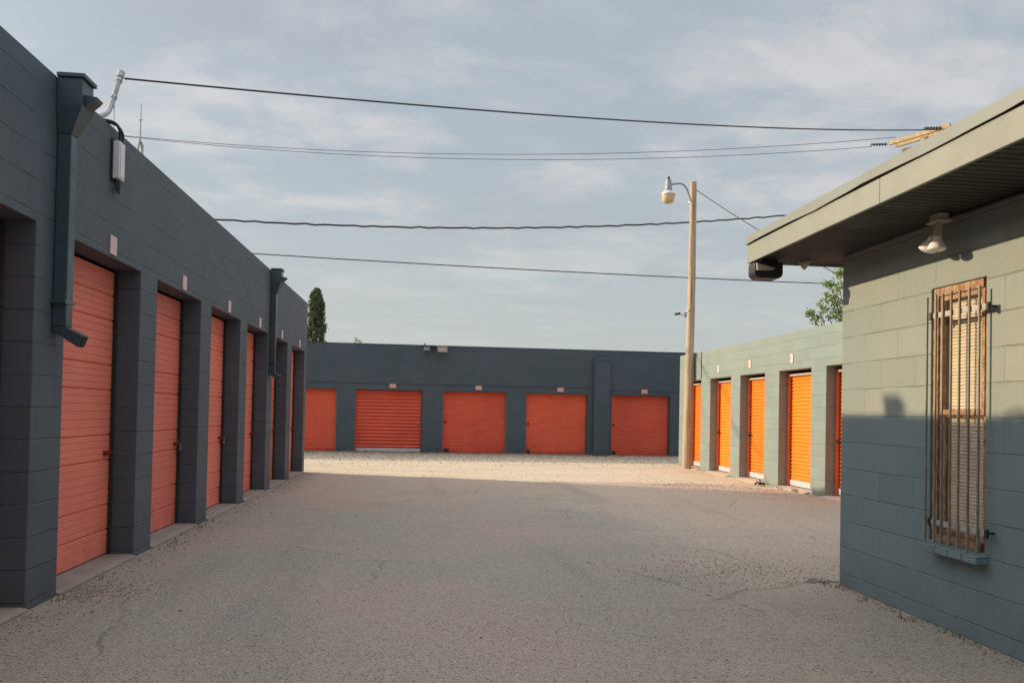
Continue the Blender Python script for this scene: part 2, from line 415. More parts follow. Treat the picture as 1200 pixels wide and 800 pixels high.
def single(name, mb, mat, loc, label, cat, group=None, smooth=False, auto=False, bevel=0):
    me = mb.mesh(name, mat, loc, smooth); o = link(bpy.data.objects.new(name, me)); o.location = loc
    ORG[o.name] = Vector(loc)
    if auto: smooth_by_angle(me)
    if bevel:
        md = o.modifiers.new('bevel', 'BEVEL'); md.width = bevel; md.segments = 2; md.limit_method = 'ANGLE'
    return tag(o, label, cat, group)
def struct(name, mb, mat, merge=True):
    me = mb.mesh(name, mat, (0, 0, 0), False, merge); o = link(bpy.data.objects.new(name, me)); o['kind'] = 'structure'
    return o
def subdivide_poly(pts, n, jit=0):
    return pts

def facade(ubreaks, holes, z0, z1, P, depth):
    """front wall slab with rectangular door and window holes. holes: (u0,u1,h0,h1). P(u,d,z) -> world point, d>0 goes into the wall."""
    us = sorted(set(ubreaks) | {h[0] for h in holes} | {h[1] for h in holes})
    zs = sorted({z0, z1} | {h[2] for h in holes} | {h[3] for h in holes})
    def solid(i, j):
        if i < 0 or j < 0 or i >= len(us) - 1 or j >= len(zs) - 1: return False
        uc = (us[i] + us[i + 1]) / 2; zc = (zs[j] + zs[j + 1]) / 2
        return not any(h[0] < uc < h[1] and h[2] < zc < h[3] for h in holes)
    mb = MB()
    for i in range(len(us) - 1):
        for j in range(len(zs) - 1):
            if not solid(i, j): continue
            a, b, c, d = us[i], us[i + 1], zs[j], zs[j + 1]
            mb.quad(P(a, 0, c), P(b, 0, c), P(b, 0, d), P(a, 0, d))
            mb.quad(P(a, depth, c), P(a, depth, d), P(b, depth, d), P(b, depth, c))
            if not solid(i - 1, j): mb.quad(P(a, 0, c), P(a, 0, d), P(a, depth, d), P(a, depth, c))
            if not solid(i + 1, j): mb.quad(P(b, 0, c), P(b, depth, c), P(b, depth, d), P(b, 0, d))
            if not solid(i, j - 1): mb.quad(P(a, 0, c), P(a, depth, c), P(b, depth, c), P(b, 0, c))
            if not solid(i, j + 1): mb.quad(P(a, 0, d), P(b, 0, d), P(b, depth, d), P(a, depth, d))
    return mb

# ------------------------------------------------------------------ doors (local frame: x width, -y outward, z up, origin at sill centre)
def child(name, mb, mat, parent, loc, rz=0.0, smooth=False, auto=False, mesh=None, bevel=0, label=None):
    me = mesh or mb.mesh(name, mat, (0, 0, 0), smooth)
    if auto and mesh is None: smooth_by_angle(me)
    o = link(bpy.data.objects.new(name, me)); o.parent = parent; o.location = loc; o.rotation_euler = (0, 0, rz)
    if bevel:
        md = o.modifiers.new('bevel', 'BEVEL'); md.width = bevel; md.segments = 2; md.limit_method = 'ANGLE'
    if label: o['label'] = label
    return o

def profile_sheet(prof, w, back=.02):
    """prof: [(z, y)] outward profile swept over width w"""
    mb = MB(); n = len(prof); x0, x1 = -w / 2, w / 2
    for k in range(n - 1):
        (z0, y0), (z1, y1) = prof[k], prof[k + 1]
        mb.quad((x0, y0, z0), (x1, y0, z0), (x1, y1, z1), (x0, y1, z1))
    mb.poly([(x0, y, z) for z, y in prof] + [(x0, back, prof[-1][0]), (x0, back, prof[0][0])])
    mb.poly([(x1, y, z) for z, y in reversed(prof)] + [(x1, back, prof[0][0]), (x1, back, prof[-1][0])])
    mb.quad((x0, back, prof[0][0]), (x0, back, prof[-1][0]), (x1, back, prof[-1][0]), (x1, back, prof[0][0]))
    mb.quad((x0, prof[0][1], prof[0][0]), (x0, back, prof[0][0]), (x1, back, prof[0][0]), (x1, prof[0][1], prof[0][0]))
    mb.quad((x0, prof[-1][1], prof[-1][0]), (x1, prof[-1][1], prof[-1][0]), (x1, back, prof[-1][0]), (x0, back, prof[-1][0]))
    return mb

def plank_profile(h, z0):
    grooves = []
    k = 0
    for base in (-.585, 0, .585, 1.17, 1.755, 2.34):
        grooves += [(base + .245, .013, .011), (base + .455, .013, .010)]
        for m in (.30, .353, .404, .52, .585, .650, .715, .775):
            grooves.append((base + m, .0045, .005))
    grooves = sorted(gv for gv in grooves if z0 + .03 < gv[0] < h - .12)
    prof = [(z0, 0)]
    for z, d, w in grooves:
        if z - w <= prof[-1][0]: continue
        prof += [(z - w, 0), (z - w * .25, d), (z + w * .25, d), (z + w, 0)]
    prof.append((h, 0))
    return prof

def rib_profile(h, z0, pitch, amp):
    prof = []; n = int(round((h - z0) / pitch)); st = 8
    for i in range(n * st + 1):
        t = i / st; ph = (t % 1.0)
        y = -amp * (1 - abs(math.cos(math.pi * ph)) ** 1.6)
        prof.append((z0 + (h - z0) * i / (n * st), y))
    return prof

def latch_mesh(mat):
    mb = MB()
    mb.box(-.055, .075, -.012, 0, -.025, .025)
    mb.tube([(-.05, -.024, 0), (.10, -.024, 0)], .009, 8)
    mb.box(-.01, .012, -.036, -.012, -.018, .018); mb.box(.05, .066, -.036, -.012, -.018, .018)
    mb.tube([(-.03, -.028, 0), (-.045, -.062, .022), (-.052, -.07, .045)], .007, 8)
    return mb
def padlock_mesh():
    mb = MB()
    mb.box(-.022, .022, -.058, -.036, -.075, -.03)
    mb.tube([(-.013, -.046, -.03), (-.013, -.046, -.005), (0, -.046, .008), (.013, -.046, -.005), (.013, -.046, -.03)], .004, 6)
    return mb

PLANK = profile_sheet(plank_profile(2.41, .045), 1.62)
LATCH_ME = None; LOCK_ME = None
def add_latch(door, loc, mat, lock=False, lockmat=None, flip=1):
    me = latch_mesh(mat).mesh('latch', mat); smooth_by_angle(me)
    o = child('latch', None, mat, door, loc, mesh=me)
    o.scale = (.72 * flip, .8, .72)
    if lock:
        child('padlock', padlock_mesh(), lockmat or M['steel'], door, (loc[0] + .07, loc[1], loc[2]), auto=True)
    return o

# ------------------------------------------------------------------ the setting: ground
mb = MB()
mb.quad((-400, -200, -.009), (400, -200, -.009), (400, 500, -.009), (-400, 500, -.009))
struct('ground', mb, M['soil'])
def edge_y(x):   # where worn asphalt gives way to gravel
    base = 16.25 - (x + 2.45) * .33 if x < 2.2 else 14.72 + .05 * math.sin(x * 1.3)
    if x > 5.2: base -= (x - 5.2) * 1.15
    if x < -2.45: base = 16.25
    return base
mb = MB()
rng = random.Random(3)
xs = [-9 + i * .06 for i in range(int(15.6 / .06) + 1)]
ys = [edge_y(x) + .07 * math.sin(x * 2.1 + .6) + .05 * math.sin(x * 5.3) + rng.uniform(-.05, .05) for x in xs]
bm_v = [(x, y, 0.0) for x, y in zip(xs, ys)] + [(x, -12.0, 0.0) for x in xs]
n = len(xs)
mb.v = bm_v; mb.f = [(i, n + i, n + i + 1, i + 1) for i in range(n - 1)]
x6, y6 = xs[-1], ys[-1]
mb.quad((x6, y6, 0), (x6, -12, 0), (30, -12, 0), (30, y6, 0))
struct('asphalt_yard', mb, M['asphalt'])
mb = MB(); mb.quad((-14, 12.4, -.0045), (30, 12.4, -.0045), (30, 40, -.0045), (-14, 40, -.0045))
struct('gravel_lot', mb, M['gravel'])

# dirt-filled cracks with real outlines, lying on the asphalt
def crack(mb, pts, w, seed):
    r = random.Random(seed); P = []
    for (a, b) in zip(pts[:-1], pts[1:]):
        L = math.dist(a, b); k = max(2, int(L / .05))
        for i in range(k):
            t = i / k; P.append((a[0] + (b[0] - a[0]) * t + r.gauss(0, .014), a[1] + (b[1] - a[1]) * t + r.gauss(0, .014)))
    P.append(pts[-1])
    W = [w * max(.12, r.gauss(.7, .38)) * (1 - abs(2 * i / (len(P) - 1) - 1) ** 4) for i in range(len(P))]
    for i in range(len(P) - 1):
        (x0, y0), (x1, y1) = P[i], P[i + 1]; d = math.dist(P[i], P[i + 1]) or 1
        nx, ny = -(y1 - y0) / d, (x1 - x0) / d
        if r.random() < .22 + .3 * math.sin(i * .21 + seed) ** 2: continue
        mb.quad((x0 - nx * W[i], y0 - ny * W[i], .0045), (x0 + nx * W[i], y0 + ny * W[i], .0045), (x1 + nx * W[i + 1], y1 + ny * W[i + 1], .0045), (x1 - nx * W[i + 1], y1 - ny * W[i + 1], .0045))
mb = MB()
for k, (pts, w) in enumerate([
    ([(3.2, 5.93), (2.6, 5.9), (1.9, 6.0), (1.75, 6.02)], .009),
    ([(1.2, 7.2), (1.6, 6.5), (1.9, 6.0), (2.15, 5.3), (2.4, 4.85)], .009),
    ([(3.2, 8.6), (2.5, 8.62), (1.8, 8.75)], .009),
    ([(1.9, 5.15), (1.3, 5.12), (.7, 5.2)], .006),
    ([(3.9, 11.1), (2.6, 11.15), (1.9, 11.3)], .012),
    ([(6.2, 12.3), (5.4, 12.9), (4.9, 13.7), (4.2, 13.75)], .03),
    ([(5.9, 11.7), (5.2, 12.2), (4.7, 13.0)], .016),
    ([(-2.2, 10.6), (-1.5, 10.3), (-.5, 10.1)], .011),
    ([(-2.3, 12.4), (-1.7, 12.1), (-1.3, 12.05)], .016),
    ([(-1.9, 7.6), (-1.2, 7.3), (-.4, 7.4)], .008),
    ([(.2, 7.1), (-.5, 7.0)], .005),
    ([(3.0, 10.1), (2.2, 10.0), (1.7, 10.4), (1.1, 10.3)], .008)]):
    crack(mb, pts, w * .5, 50 + k)
struct('pavement_cracks', mb, M['crack'], merge=False)

# loose stones: along the wall feet, on the ravelled patches, over the gravel
def stone(mb, x, y, z, r, rg):
    i = len(mb.v); a = rg.uniform(0, 6.28)
    pts = []
    for k in range(5):
        th = a + k * 1.257; q = r * rg.uniform(.7, 1.15); pts.append((x + q * math.cos(th), y + q * math.sin(th) , z))
    pts2 = [(x + (p[0] - x) * .7 + rg.uniform(-.15, .15) * r, y + (p[1] - y) * .7, z + r * rg.uniform(.55, .95)) for p in pts]
    mb.v += pts + pts2
    for k in range(5): mb.f.append((i + k, i + (k + 1) % 5, i + 5 + (k + 1) % 5, i + 5 + k))
    mb.f.append(tuple(range(i + 5, i + 10)))
mb = MB(); rg = random.Random(11)
for _ in range(1300):      # left wall foot
    y = rg.uniform(3.3, 16.2); d = abs(rg.gauss(0, .15))
    stone(mb, -2.41 + d, y, .001, rg.uniform(.003, .009) * (1.6 if rg.random() < .06 else 1), rg)
for _ in range(300):      # heap by the first pier
    stone(mb, -2.2 + rg.gauss(0, .16), 5.75 + rg.gauss(0, .16), .001, rg.uniform(.004, .010), rg)
for _ in range(360):      # office wall foot
    y = rg.uniform(2.6, 6.0); d = abs(rg.gauss(0, .06))
    stone(mb, 3.24 - d, y, .001, rg.uniform(.003, .009), rg)
for _ in range(110):
    stone(mb, 3.14 + rg.gauss(0, .07), 5.93 + abs(rg.gauss(0, .06)), .001, rg.uniform(.005, .014), rg)
for _ in range(700):     # ravelled patch left of the office corner
    stone(mb, 2.6 + rg.gauss(0, .5), 6.5 + rg.gauss(0, .4), .001, rg.uniform(.003, .0075), rg)
for _ in range(800):
    stone(mb, rg.uniform(-2.3, 3.1), rg.uniform(2.6, 14), .001, rg.uniform(.002, .006) * (2.2 if rg.random() < .03 else 1), rg)
for _ in range(300):
    x = rg.uniform(4.2, 6.5); stone(mb, x, edge_y(x) + rg.gauss(-.3, .5), .001, rg.uniform(.004, .012), rg)
st = struct('loose_stones', mb, M['stone'], merge=False); st['kind'] = 'stuff'; st['label'] = 'loose stones and grit scattered over the asphalt'
mb = MB()
for _ in range(1100):
    x = rg.uniform(-4, 6.4); y = rg.uniform(edge_y(min(x, 5.2)) - .1, 23.8)
    stone(mb, x, y, -.004, rg.uniform(.004, .014), rg)
for _ in range(900):
    stone(mb, rg.uniform(-4, 6.5), 23.8 - abs(rg.gauss(0, .5)), -.004, rg.uniform(.01, .03), rg)
for _ in range(2200):
    stone(mb, rg.uniform(-4, 7.5), 23.85 - abs(rg.gauss(0, 1.8)), -.004, rg.uniform(.01, .026), rg)
st = struct('loose_gravel', mb, M['palestone'], merge=False); st['kind'] = 'stuff'; st['label'] = 'pale stones lying on the gravel strip'

# dry weeds at wall feet
mb = MB(); rg = random.Random(5)
def tuft(x, y, z, n, h):
    for _ in range(n):
        a = rg.uniform(0, 6.28); l = h * rg.uniform(.4, 1.1); s = rg.uniform(.2, .9) * l; w = rg.uniform(.003, .006)
        bx, by = x + rg.gauss(0, .025), y + rg.gauss(0, .025)
        dx, dy = math.cos(a), math.sin(a)
        mb.poly([(bx - dy * w, by + dx * w, z), (bx + dy * w, by - dx * w, z), (bx + dx * s, by + dy * s, z + l)])
for _ in range(34): tuft(rg.uniform(-3.4, 6.3), 23.82 - abs(rg.gauss(0, .08)), -.004, 14, .10)
for _ in range(10): tuft(-2.40 + abs(rg.gauss(0, .04)), rg.uniform(5.1, 9.4), 0, 7, .05)
for _ in range(8): tuft(3.2 - abs(rg.gauss(0, .03)), rg.uniform(4, 5.9), 0, 7, .04)
for _ in range(10): tuft(6.5 - abs(rg.gauss(0, .05)), rg.uniform(12.7, 14.0), 0, 10, .07)
w = struct('weeds', mb, M['weed'], merge=False); w['kind'] = 'stuff'; w['label'] = 'sparse dry weeds at the wall feet'

# ------------------------------------------------------------------ left storage building
GB = 'storage buildings around the yard'
XL = -2.449; LT = 3.435; LLIN = 2.434
LB = thing('storage_building', (-6, 6.2, 0), 'long slate grey block building with coral plank doors along the left of the yard', 'storage building', GB)
piers = [(3.38, 3.80), (5.202, 5.620), (7.02, 7.437), (8.838, 9.25), (10.659, 11.06), (12.461, 12.865), (14.20, 14.63), (16.13, 16.405)]
opens = [(piers[i][1], piers[i + 1][0]) for i in range(7)]
P = lambda u, d, z: (XL - d, u, z)
mb = facade([-4.0, 16.405], [(a, b, 0, LLIN) for a, b in opens], 0, LT, P, .22)
part('front_wall', mb, M['slate'], LB, bevel=.006)
mb = MB()
mb.box(XL - 7.0, XL - .222, 16.20, 16.403, 0, LT - .002); mb.box(XL - 7.0, XL - 6.8, -3.998, 16.198, 0, LT - .002); mb.box(XL - 6.798, XL - .222, -3.998, -3.8, 0, LT - .002)
part('side_walls', mb, M['slate'], LB, bevel=.006)
mb = MB(); mb.box(XL - 6.798, XL - .222, -3.798, 16.198, 3.0, 3.12)
part('roof', mb, M['roofing'], LB)
mb = MB(); mb.box(XL - .66, XL - .36, 15.95, 16.19, 3.3, 3.565); mb.box(XL - .36, XL - .222, 16.0, 16.19, LT, 3.555)
part('roof_scupper', mb, M['teal'], LB, bevel=.006)
mb = MB(); mb.box(-3.75, -3.57, 7.86, 8.02, 3.121, 3.95); mb.box(-3.77, -3.55, 7.84, 8.04, 3.952, 3.98)  # unseen vent box, added to cast the knob shadow on the office wall
part('added_roof_vent', mb, M['galv'], LB)
plank_me = PLANK.mesh('door', M['coral'])
for i, (a, b) in enumerate(opens):
    c = (a + b) / 2
    base = Vector((XL - .212, c, 0)) - ORG[LB.name]
    # sill
    mb = MB()
    mb.prism([(XL - .35, -.02), (XL + .025, -.02), (XL + .025, .018), (XL - .02, .03), (XL - .35, .036)], 'y', a + .003, b - .003)
    part('door_sill', mb, M['sill'], LB, bevel=.004)
    # curb lip pale edge
    d = child('door', None, None, LB, base, math.pi / 2, mesh=plank_me)
    # strips around the door
    for sx_ in (-1, 1):
        mbj = MB(); w = (b - a) / 2
        mbj.box(sx_ * w - .022, sx_ * w + .022, -.030, -.004, .036, 2.42)
        child('door_stop', mbj, M['room'], d, (0, 0, 0))
    lk = {1: 'none', 2: 'lock', 3: 'lock'}.get(i, 'none')
    add_latch(d, ((b - a) / 2 - .11, -.002, .89), M['rust'], lk == 'lock')
    mb = MB(); mb.box(XL + .001, XL + .012, c + .01, c + .13, 2.457, 2.60)
    plate = part('number_plate', mb, M['pink'], LB, bevel=.002)

def downspout(yc, bottom, big=True):
    """conductor head, square pipe and kicked-out foot"""
    hd = MB(); x0 = XL + .004
    y0, y1 = yc, yc + .175
    hd.box(x0, x0 + .158, y0, y1, 3.24, 3.43)
    # tapering hopper
    i = len(hd.v)
    a = [(x0, y0, 3.24), (x0 + .158, y0, 3.24), (x0 + .158, y1, 3.24), (x0, y1, 3.24)]
    c = [(x0, y0 + .03, 3.07), (x0 + .088, y0 + .03, 3.07), (x0 + .088, y0 + .125, 3.07), (x0, y0 + .125, 3.07)]
    hd.v += c + a
    hd.f += [(i, i + 1, i + 5, i + 4), (i + 1, i + 2, i + 6, i + 5), (i + 2, i + 3, i + 7, i + 6), (i + 3, i, i + 4, i + 7), (i + 3, i + 2, i + 1, i)]
    ds = link(bpy.data.objects.new('downspout', None)); ds.parent = LB
    org = Vector((XL, yc, 0)); ds.location = org - ORG[LB.name]; ORG[ds.name] = org
    part('conductor_head', hd, M['teal'], ds, bevel=.004)
    rim = MB(); rim.box(x0, x0 + .176, y0 - .012, y1 + .012, 3.432, 3.460)
    part('head_rim', rim, M['trim_top'] if False else M['teal'], ds, bevel=.004)
    lip = MB(); lip.prism([(x0 + .160, 3.25), (x0 + .160, 3.335), (x0 + .235, 3.325), (x0 + .215, 3.30)], 'y', y0 + .04, y1 - .03)
    part('overflow_lip', lip, M['teal'], ds)
    pp = MB(); pp.box(x0, x0 + .088, y0 + .03, y0 + .125, bottom + .12, 3.068)
    z = bottom + .118
    i = len(pp.v)
    y_a, y_b = y0 + .031, y0 + .124
    pp.prism([(x0 + .001, z), (x0 + .087, z), (x0 + .195, z - .052), (x0 + .165, z - .132), (x0 + .001, z - .028)], 'y', y_a, y_b)
    part('pipe', pp, M['teal'], ds, bevel=.006)
    mth = MB()
    mth.quad((x0 + .1965, y_a + .008, z - .058), (x0 + .1965, y_b - .008, z - .058), (x0 + .1685, y_b - .008, z - .126), (x0 + .1685, y_a + .008, z - .126))
    part('pipe_mouth', mth, M['room'], ds)
    st_ = MB(); st_.box(x0, x0 + .092, y0 + .005, y0 + .15, bottom + .27, bottom + .295)
    part('pipe_strap', st_, M['teal'], ds)
    return ds
downspout(5.40, 1.68); downspout(12.53, 1.72)

# service mast, terminal box
mast = thing('service_mast', (-4.192, 9.44, 3.12), 'bent white conduit mast rising over the left roof edge and holding a cable', 'mast')
def smooth_path(P, n=6):
    P = [Vector(p) for p in P]; out = []
    for i in range(len(P) - 1):
        p0, p1, p2, p3 = P[max(i - 1, 0)], P[i], P[i + 1], P[min(i + 2, len(P) - 1)]
        for k in range(n):
            t = k / n
            out.append(.5 * ((2 * p1) + (p2 - p0) * t + (2 * p0 - 5 * p1 + 4 * p2 - p3) * t * t + (3 * p1 - p0 - 3 * p2 + p3) * t ** 3))
    out.append(P[-1]); return out
mb = MB(); mb.tube(smooth_path([(-4.192, 9.44, 3.121), (-4.192, 9.520, 4.228), (-4.192, 9.952, 4.660), (-4.192, 10.369, 4.908), (-4.192, 10.656, 5.076), (-4.192, 10.816, 5.300), (-4.192, 10.928, 5.508), (-4.192, 11.040, 5.716)]), .031, 14); part('pipe', mb, M['galv'], mast, auto=True)
mb = MB(); mb.tube([(-4.192, 11.029, 5.692), (-4.192, 11.075, 5.780)], .043, 14); part('mast_cap', mb, M['galv'], mast, auto=True)
for (ca, cb_) in (((-4.192, 10.989, 5.618), (-4.192, 11.007, 5.652)), ((-4.192, 10.836, 5.335), (-4.192, 10.848, 5.356))):
    mb = MB(); mb.tube([ca, cb_], .040, 14); part('clamp', mb, M['steel'], mast, auto=True)
tb = thing('terminal_box', (XL + .03, 6.37, 3.03), 'narrow white terminal box with black cables on the left wall below the roof edge', 'utility box')
mb = MB(); mb.box(XL + .012, XL + .062, 6.315, 6.425, 3.035, 3.325); part('box_body', mb, M['white'], tb, bevel=.006)
mb = MB(); mb.box(XL + .0625, XL + .067, 6.33, 6.41, 3.05, 3.31); part('box_cover', mb, M['white'], tb, bevel=.002)
mb = MB(); mb.box(XL + .001, XL + .012, 6.30, 6.44, 3.02, 3.34); part('mounting_plate', mb, M['black'], tb)
cb = MB()
cb.tube(smooth_path([(XL - .1, 6.20, 3.447), (XL + .02, 6.27, 3.452), (XL + .04, 6.36, 3.42), (XL + .03, 6.39, 3.33)], 5), .011, 8)
cb.tube(smooth_path([(XL - .1, 6.24, 3.445), (XL + .025, 6.31, 3.445), (XL + .05, 6.40, 3.40), (XL + .04, 6.40, 3.31)], 5), .009, 8)
cb.tube(smooth_path([(XL + .03, 6.34, 3.035), (XL + .035, 6.35, 2.97), (XL + .035, 6.37, 2.945), (XL + .03, 6.40, 2.97), (XL + .02, 6.45, 3.05), (XL + .02, 6.46, 3.2), (XL + .02, 6.44, 3.33)], 5), .009, 8)
cb.tube(smooth_path([(XL + .03, 6.38, 3.035), (XL + .04, 6.38, 2.97), (XL + .03, 6.40, 2.94), (XL + .02, 6.43, 2.99)], 5), .008, 8)
part('cable_loop', cb, M['rubber'], tb, smooth=True)
cb = MB(); cb.tube([(-4.17, 10.80, 5.35), (-4.12, 10.68, 4.6), (-4.08, 10.6, 3.9), (-4.05, 10.55, 3.121)], .007, 6)
single('ground_wire', cb, M['steel'], (-4.05, 10.55, 3.12), 'thin grey wire dropping from the bent mast to the left roof edge', 'wire')

# ------------------------------------------------------------------ back storage building
YB = 23.96; BT = 3.25
BB = thing('storage_building', (1.6, 27, 0), 'slate grey flat roofed block building with wide red roll-up doors across the far end', 'storage building', GB)
bo = [(-4.66, -2.66), (-2.108, -.117), (.508, 2.447), (3.052, 4.965), (5.73, 7.59)]
extra = [(8.25, 10.1), (-7.3, -5.3)]
P = lambda u, d, z: (u, YB + d, z)
mb = facade([-13, 15], [(a, b, 0, 1.885) for a, b in bo + extra], 0, BT, P, .25)
part('front_wall', mb, M['slate_b'], BB, bevel=.006)
mb = MB(); mb.box(-12.998, -12.75, YB + .252, YB + 7, 0, BT - .002); mb.box(14.75, 14.998, YB + .252, YB + 7, 0, BT - .002); mb.box(-12.748, 14.748, YB + 6.8, YB + 6.998, 0, BT - .002)
part('side_walls', mb, M['slate_b'], BB)
mb = MB(); mb.box(-12.748, 14.748, YB + .252, YB + 6.798, 2.9, 3.0); part('roof', mb, M['roofing'], BB)
mb = MB(); mb.box(-13, 15, YB - .006, YB + .27, BT + .001, BT + .022); part('parapet_cap', mb, M['teal'], BB, bevel=.003)
# seam across the wall
mb = MB(); mb.prism([(YB - .016, 2.083), (YB - .016, 2.095), (YB - .001, 2.100), (YB - .001, 2.083)], 'x', -12.9, 5.135); mb.prism([(YB - .016, 2.023), (YB - .016, 2.035), (YB - .001, 2.040), (YB - .001, 2.023)], 'x', 5.645, 14.9)
part('wall_seam', mb, M['slate_b'], BB)
mb = MB(); mb.box(5.14, 5.64, YB - .14, YB - .001, 0, 3.04)
part('pilaster', mb, M['slate_b'], BB, bevel=.008)
mb = MB(); mb.box(5.30, 5.645, YB - .150, YB - .141, 2.93, 2.945); part('pilaster_groove', mb, M['teal'], BB)
for (a, b) in [(-13, 5.139), (5.641, 15)]:
    mb = MB(); mb.box(a, b, YB - .05, YB - .001, -.02, .035)
    part('foundation_strip', mb, M['sill'], BB, bevel=.005)
for i, (a, b) in enumerate(bo + extra):
    c = (a + b) / 2; w = b - a
    coarse = (i == 1)
    bar = .10 if coarse else .05
    pr = rib_profile(1.90, bar + .03, .104 if coarse else .0665, .030 if coarse else .016)
    d = child('roll_up_door', profile_sheet(pr, w + .06, .03), M['red'], BB, Vector((c, YB + .12, 0)) - ORG[BB.name], 0)
    smooth_by_angle(d.data, 60)
    mb = MB(); mb.box(-w / 2 + .01, w / 2 - .01, -.03, -.001, .036, bar + .03)
    child('bottom_bar', mb, M['whitebar'] if coarse else M['red'], d, (0, 0, 0), bevel=.004)
    mb = MB()
    mb.box(-w / 2 + .001, -w / 2 + .035, -.075, -.035, .037, 1.88); child('door_track', mb, M['red'], d, (0, 0, 0))
    mb = MB(); mb.box(w / 2 - .03, w / 2 - .001, -.075, -.035, .037, 1.88); child('door_track', mb, M['teal'] if i in (1, 3, 4) else M['sill'], d, (0, 0, 0))
    if coarse: add_latch(d, (w / 2 - .12, -.03, .90), M['galv'], False)
    elif i < 5: add_latch(d, (-w / 2 + .08, -.016, .95), M['black'], False, flip=-1)
    if i in (2, 3, 4):
        mb = MB(); mb.box(-w / 2 + .04, -w / 2 + (.20 if i == 2 else .15), -.09, -.036, .04, .145)
        child('floor_bracket', mb, M['black'], d, (0, 0, 0), bevel=.01)
    if 0 < i < 5:
        mb = MB(); mb.box(c + .0, c + .2, YB - .022, YB - .012, 1.945, 2.075)
        pl = part('number_plate', mb, M['pinkback'], BB, bevel=.003)
        mb = MB(); mb.box(c + .03, c + .17, YB - .0245, YB - .0225, 1.968, 2.052); part('plate_face', mb, M['plate_face'], pl)
fl = thing('flood_light', (.25, YB - .05, BT + .02), 'pair of small grey floodlights clamped to the top edge of the far building', 'floodlight')
mb = MB(); mb.box(.30, .60, YB - .24, YB - .10, 3.05, 3.235); part('lamp_housing', mb, M['galv'], fl, bevel=.012)
mb = MB(); mb.box(.325, .575, YB - .247, YB - .241, 3.075, 3.20); part('lamp_lens', mb, M['amber'] if False else M['lamp'], fl)
mb = MB(); mb.box(.28, .63, YB - .26, YB - .08, 3.237, 3.25); part('lamp_visor', mb, M['steel'], fl)
mb = MB(); mb.box(-.10, .07, YB - .22, YB - .06, 3.11, 3.19); mb.box(-.12, .09, YB - .24, YB - .05, 3.092, 3.108); part('lamp_housing', mb, M['steel'], fl, bevel=.008)
mb = MB(); mb.tube([(-.06, YB - .12, 3.19), (-.10, YB - .1, 3.30), (-.05, YB - .02, 3.30)], .014, 8); mb.tube([(.03, YB - .12, 3.19), (.14, YB - .1, 3.235), (.30, YB - .14, 3.17)], .022, 8); mb.box(.10, .24, YB - .16, YB - .012, 3.19, 3.25)
part('bracket', mb, M['black'], fl, auto=True)

# ------------------------------------------------------------------ far right storage building
XF = 6.565; FT = 2.845; FL = 2.165
FB = thing('storage_building', (9, 14.6, 0), 'pale sage block building with narrow sunlit orange roll-up doors on the right', 'storage building', GB)
fo = [(11.12, 12.36), (12.87, 14.105), (14.735, 15.945), (16.45, 17.70), (18.31, 19.42)]
P = lambda u, d, z: (XF + d, u, z)
mb = facade([9.0, 19.93], [(a, b, 0, FL) for a, b in fo], 0, FT, P, .26)
part('front_wall', mb, M['sage'], FB, bevel=.007)
mb = MB(); mb.box(XF + .262, XF + 6, 9.002, 9.2, 0, FT - .002); mb.box(XF + .262, XF + 6, 19.73, 19.928, 0, FT - .002); mb.box(XF + 5.8, XF + 6, 9.202, 19.728, 0, FT - .002)
part('side_walls', mb, M['sage'], FB)
mb = MB(); mb.box(XF + .262, XF + 5.798, 9.202, 19.728, 2.5, 2.6); part('roof', mb, M['roofing'], FB)
mb = MB(); mb.box(XF - .010, XF - .001, 18.29, 18.325, FL + .02, FT - .01); part('expansion_joint', mb, M['teal'], FB)
rib_me = {}
for i, (a, b) in enumerate(fo):
    c = (a + b) / 2; w = b - a
    pr = rib_profile(2.12, .15, .068, .017)
    d = child('roll_up_door', profile_sheet(pr, w - .03, .03), M['orange'], FB, Vector((XF + .235, c, 0)) - ORG[FB.name], -math.pi / 2)
    smooth_by_angle(d.data, 60)
    mb = MB(); mb.box(-w / 2 + .03, w / 2 - .03, -.03, 0, .045, .15); child('bottom_bar', mb, M['whitebar'], d, (0, 0, 0), bevel=.004)
    mb = MB(); mb.box(-w / 2 + .002, -w / 2 + .045, -.075, -.022, .028, 2.12); child('door_track', mb, M['track'], d, (0, 0, 0), bevel=.003)
    mb = MB(); mb.box(w / 2 - .045, w / 2 - .002, -.075, -.022, .028, 2.12); child('door_track', mb, M['track'], d, (0, 0, 0), bevel=.003)
    mb = MB(); mb.box(-w / 2 + .05, w / 2 - .05, -.06, -.02, 2.065, 2.105); child('door_header', mb, M['flat'], d, (0, 0, 0), bevel=.003)
    if i in (0, 2, 3): add_latch(d, (-w / 2 + .09, -.04, .92), M['black'], False, flip=-1)
    mb = MB(); mb.prism([(XF + .02, .028), (XF + .4, .028), (XF + .4, -.02), (XF - .12, -.02), (XF - .10, .006)], 'y', a + .003, b - .003)
    part('door_sill', mb, M['sillpale'], FB, bevel=.004)
    if 0 < i < 4:
        mb = MB(); mb.box(XF - .012, XF - .001, c + .05, c + .16, 2.285, 2.455)
        part('number_plate', mb, M['pink'], FB, bevel=.002)

# ------------------------------------------------------------------ office building on the near right
XR = 3.249
OB = thing('office_building', (6.5, 2, 0), 'sage painted block office with overhanging eave and one barred window at right', 'building')
win = (4.268, 4.775, .53, 2.15)
P = lambda u, d, z: (XR + d, u, z)
mb = facade([-5, 5.876], [win], 0, 2.62, P, .2)
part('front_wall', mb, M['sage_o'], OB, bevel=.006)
mb = MB(); mb.box(XR + .202, 10, 5.676, 5.874, 0, 2.62); mb.box(9.8, 10, -4.998, 5.674, 0, 2.62); mb.box(XR + .202, 9.798, -4.998, -4.8, 0, 2.62)
part('side_walls', mb, M['sage_o'], OB)
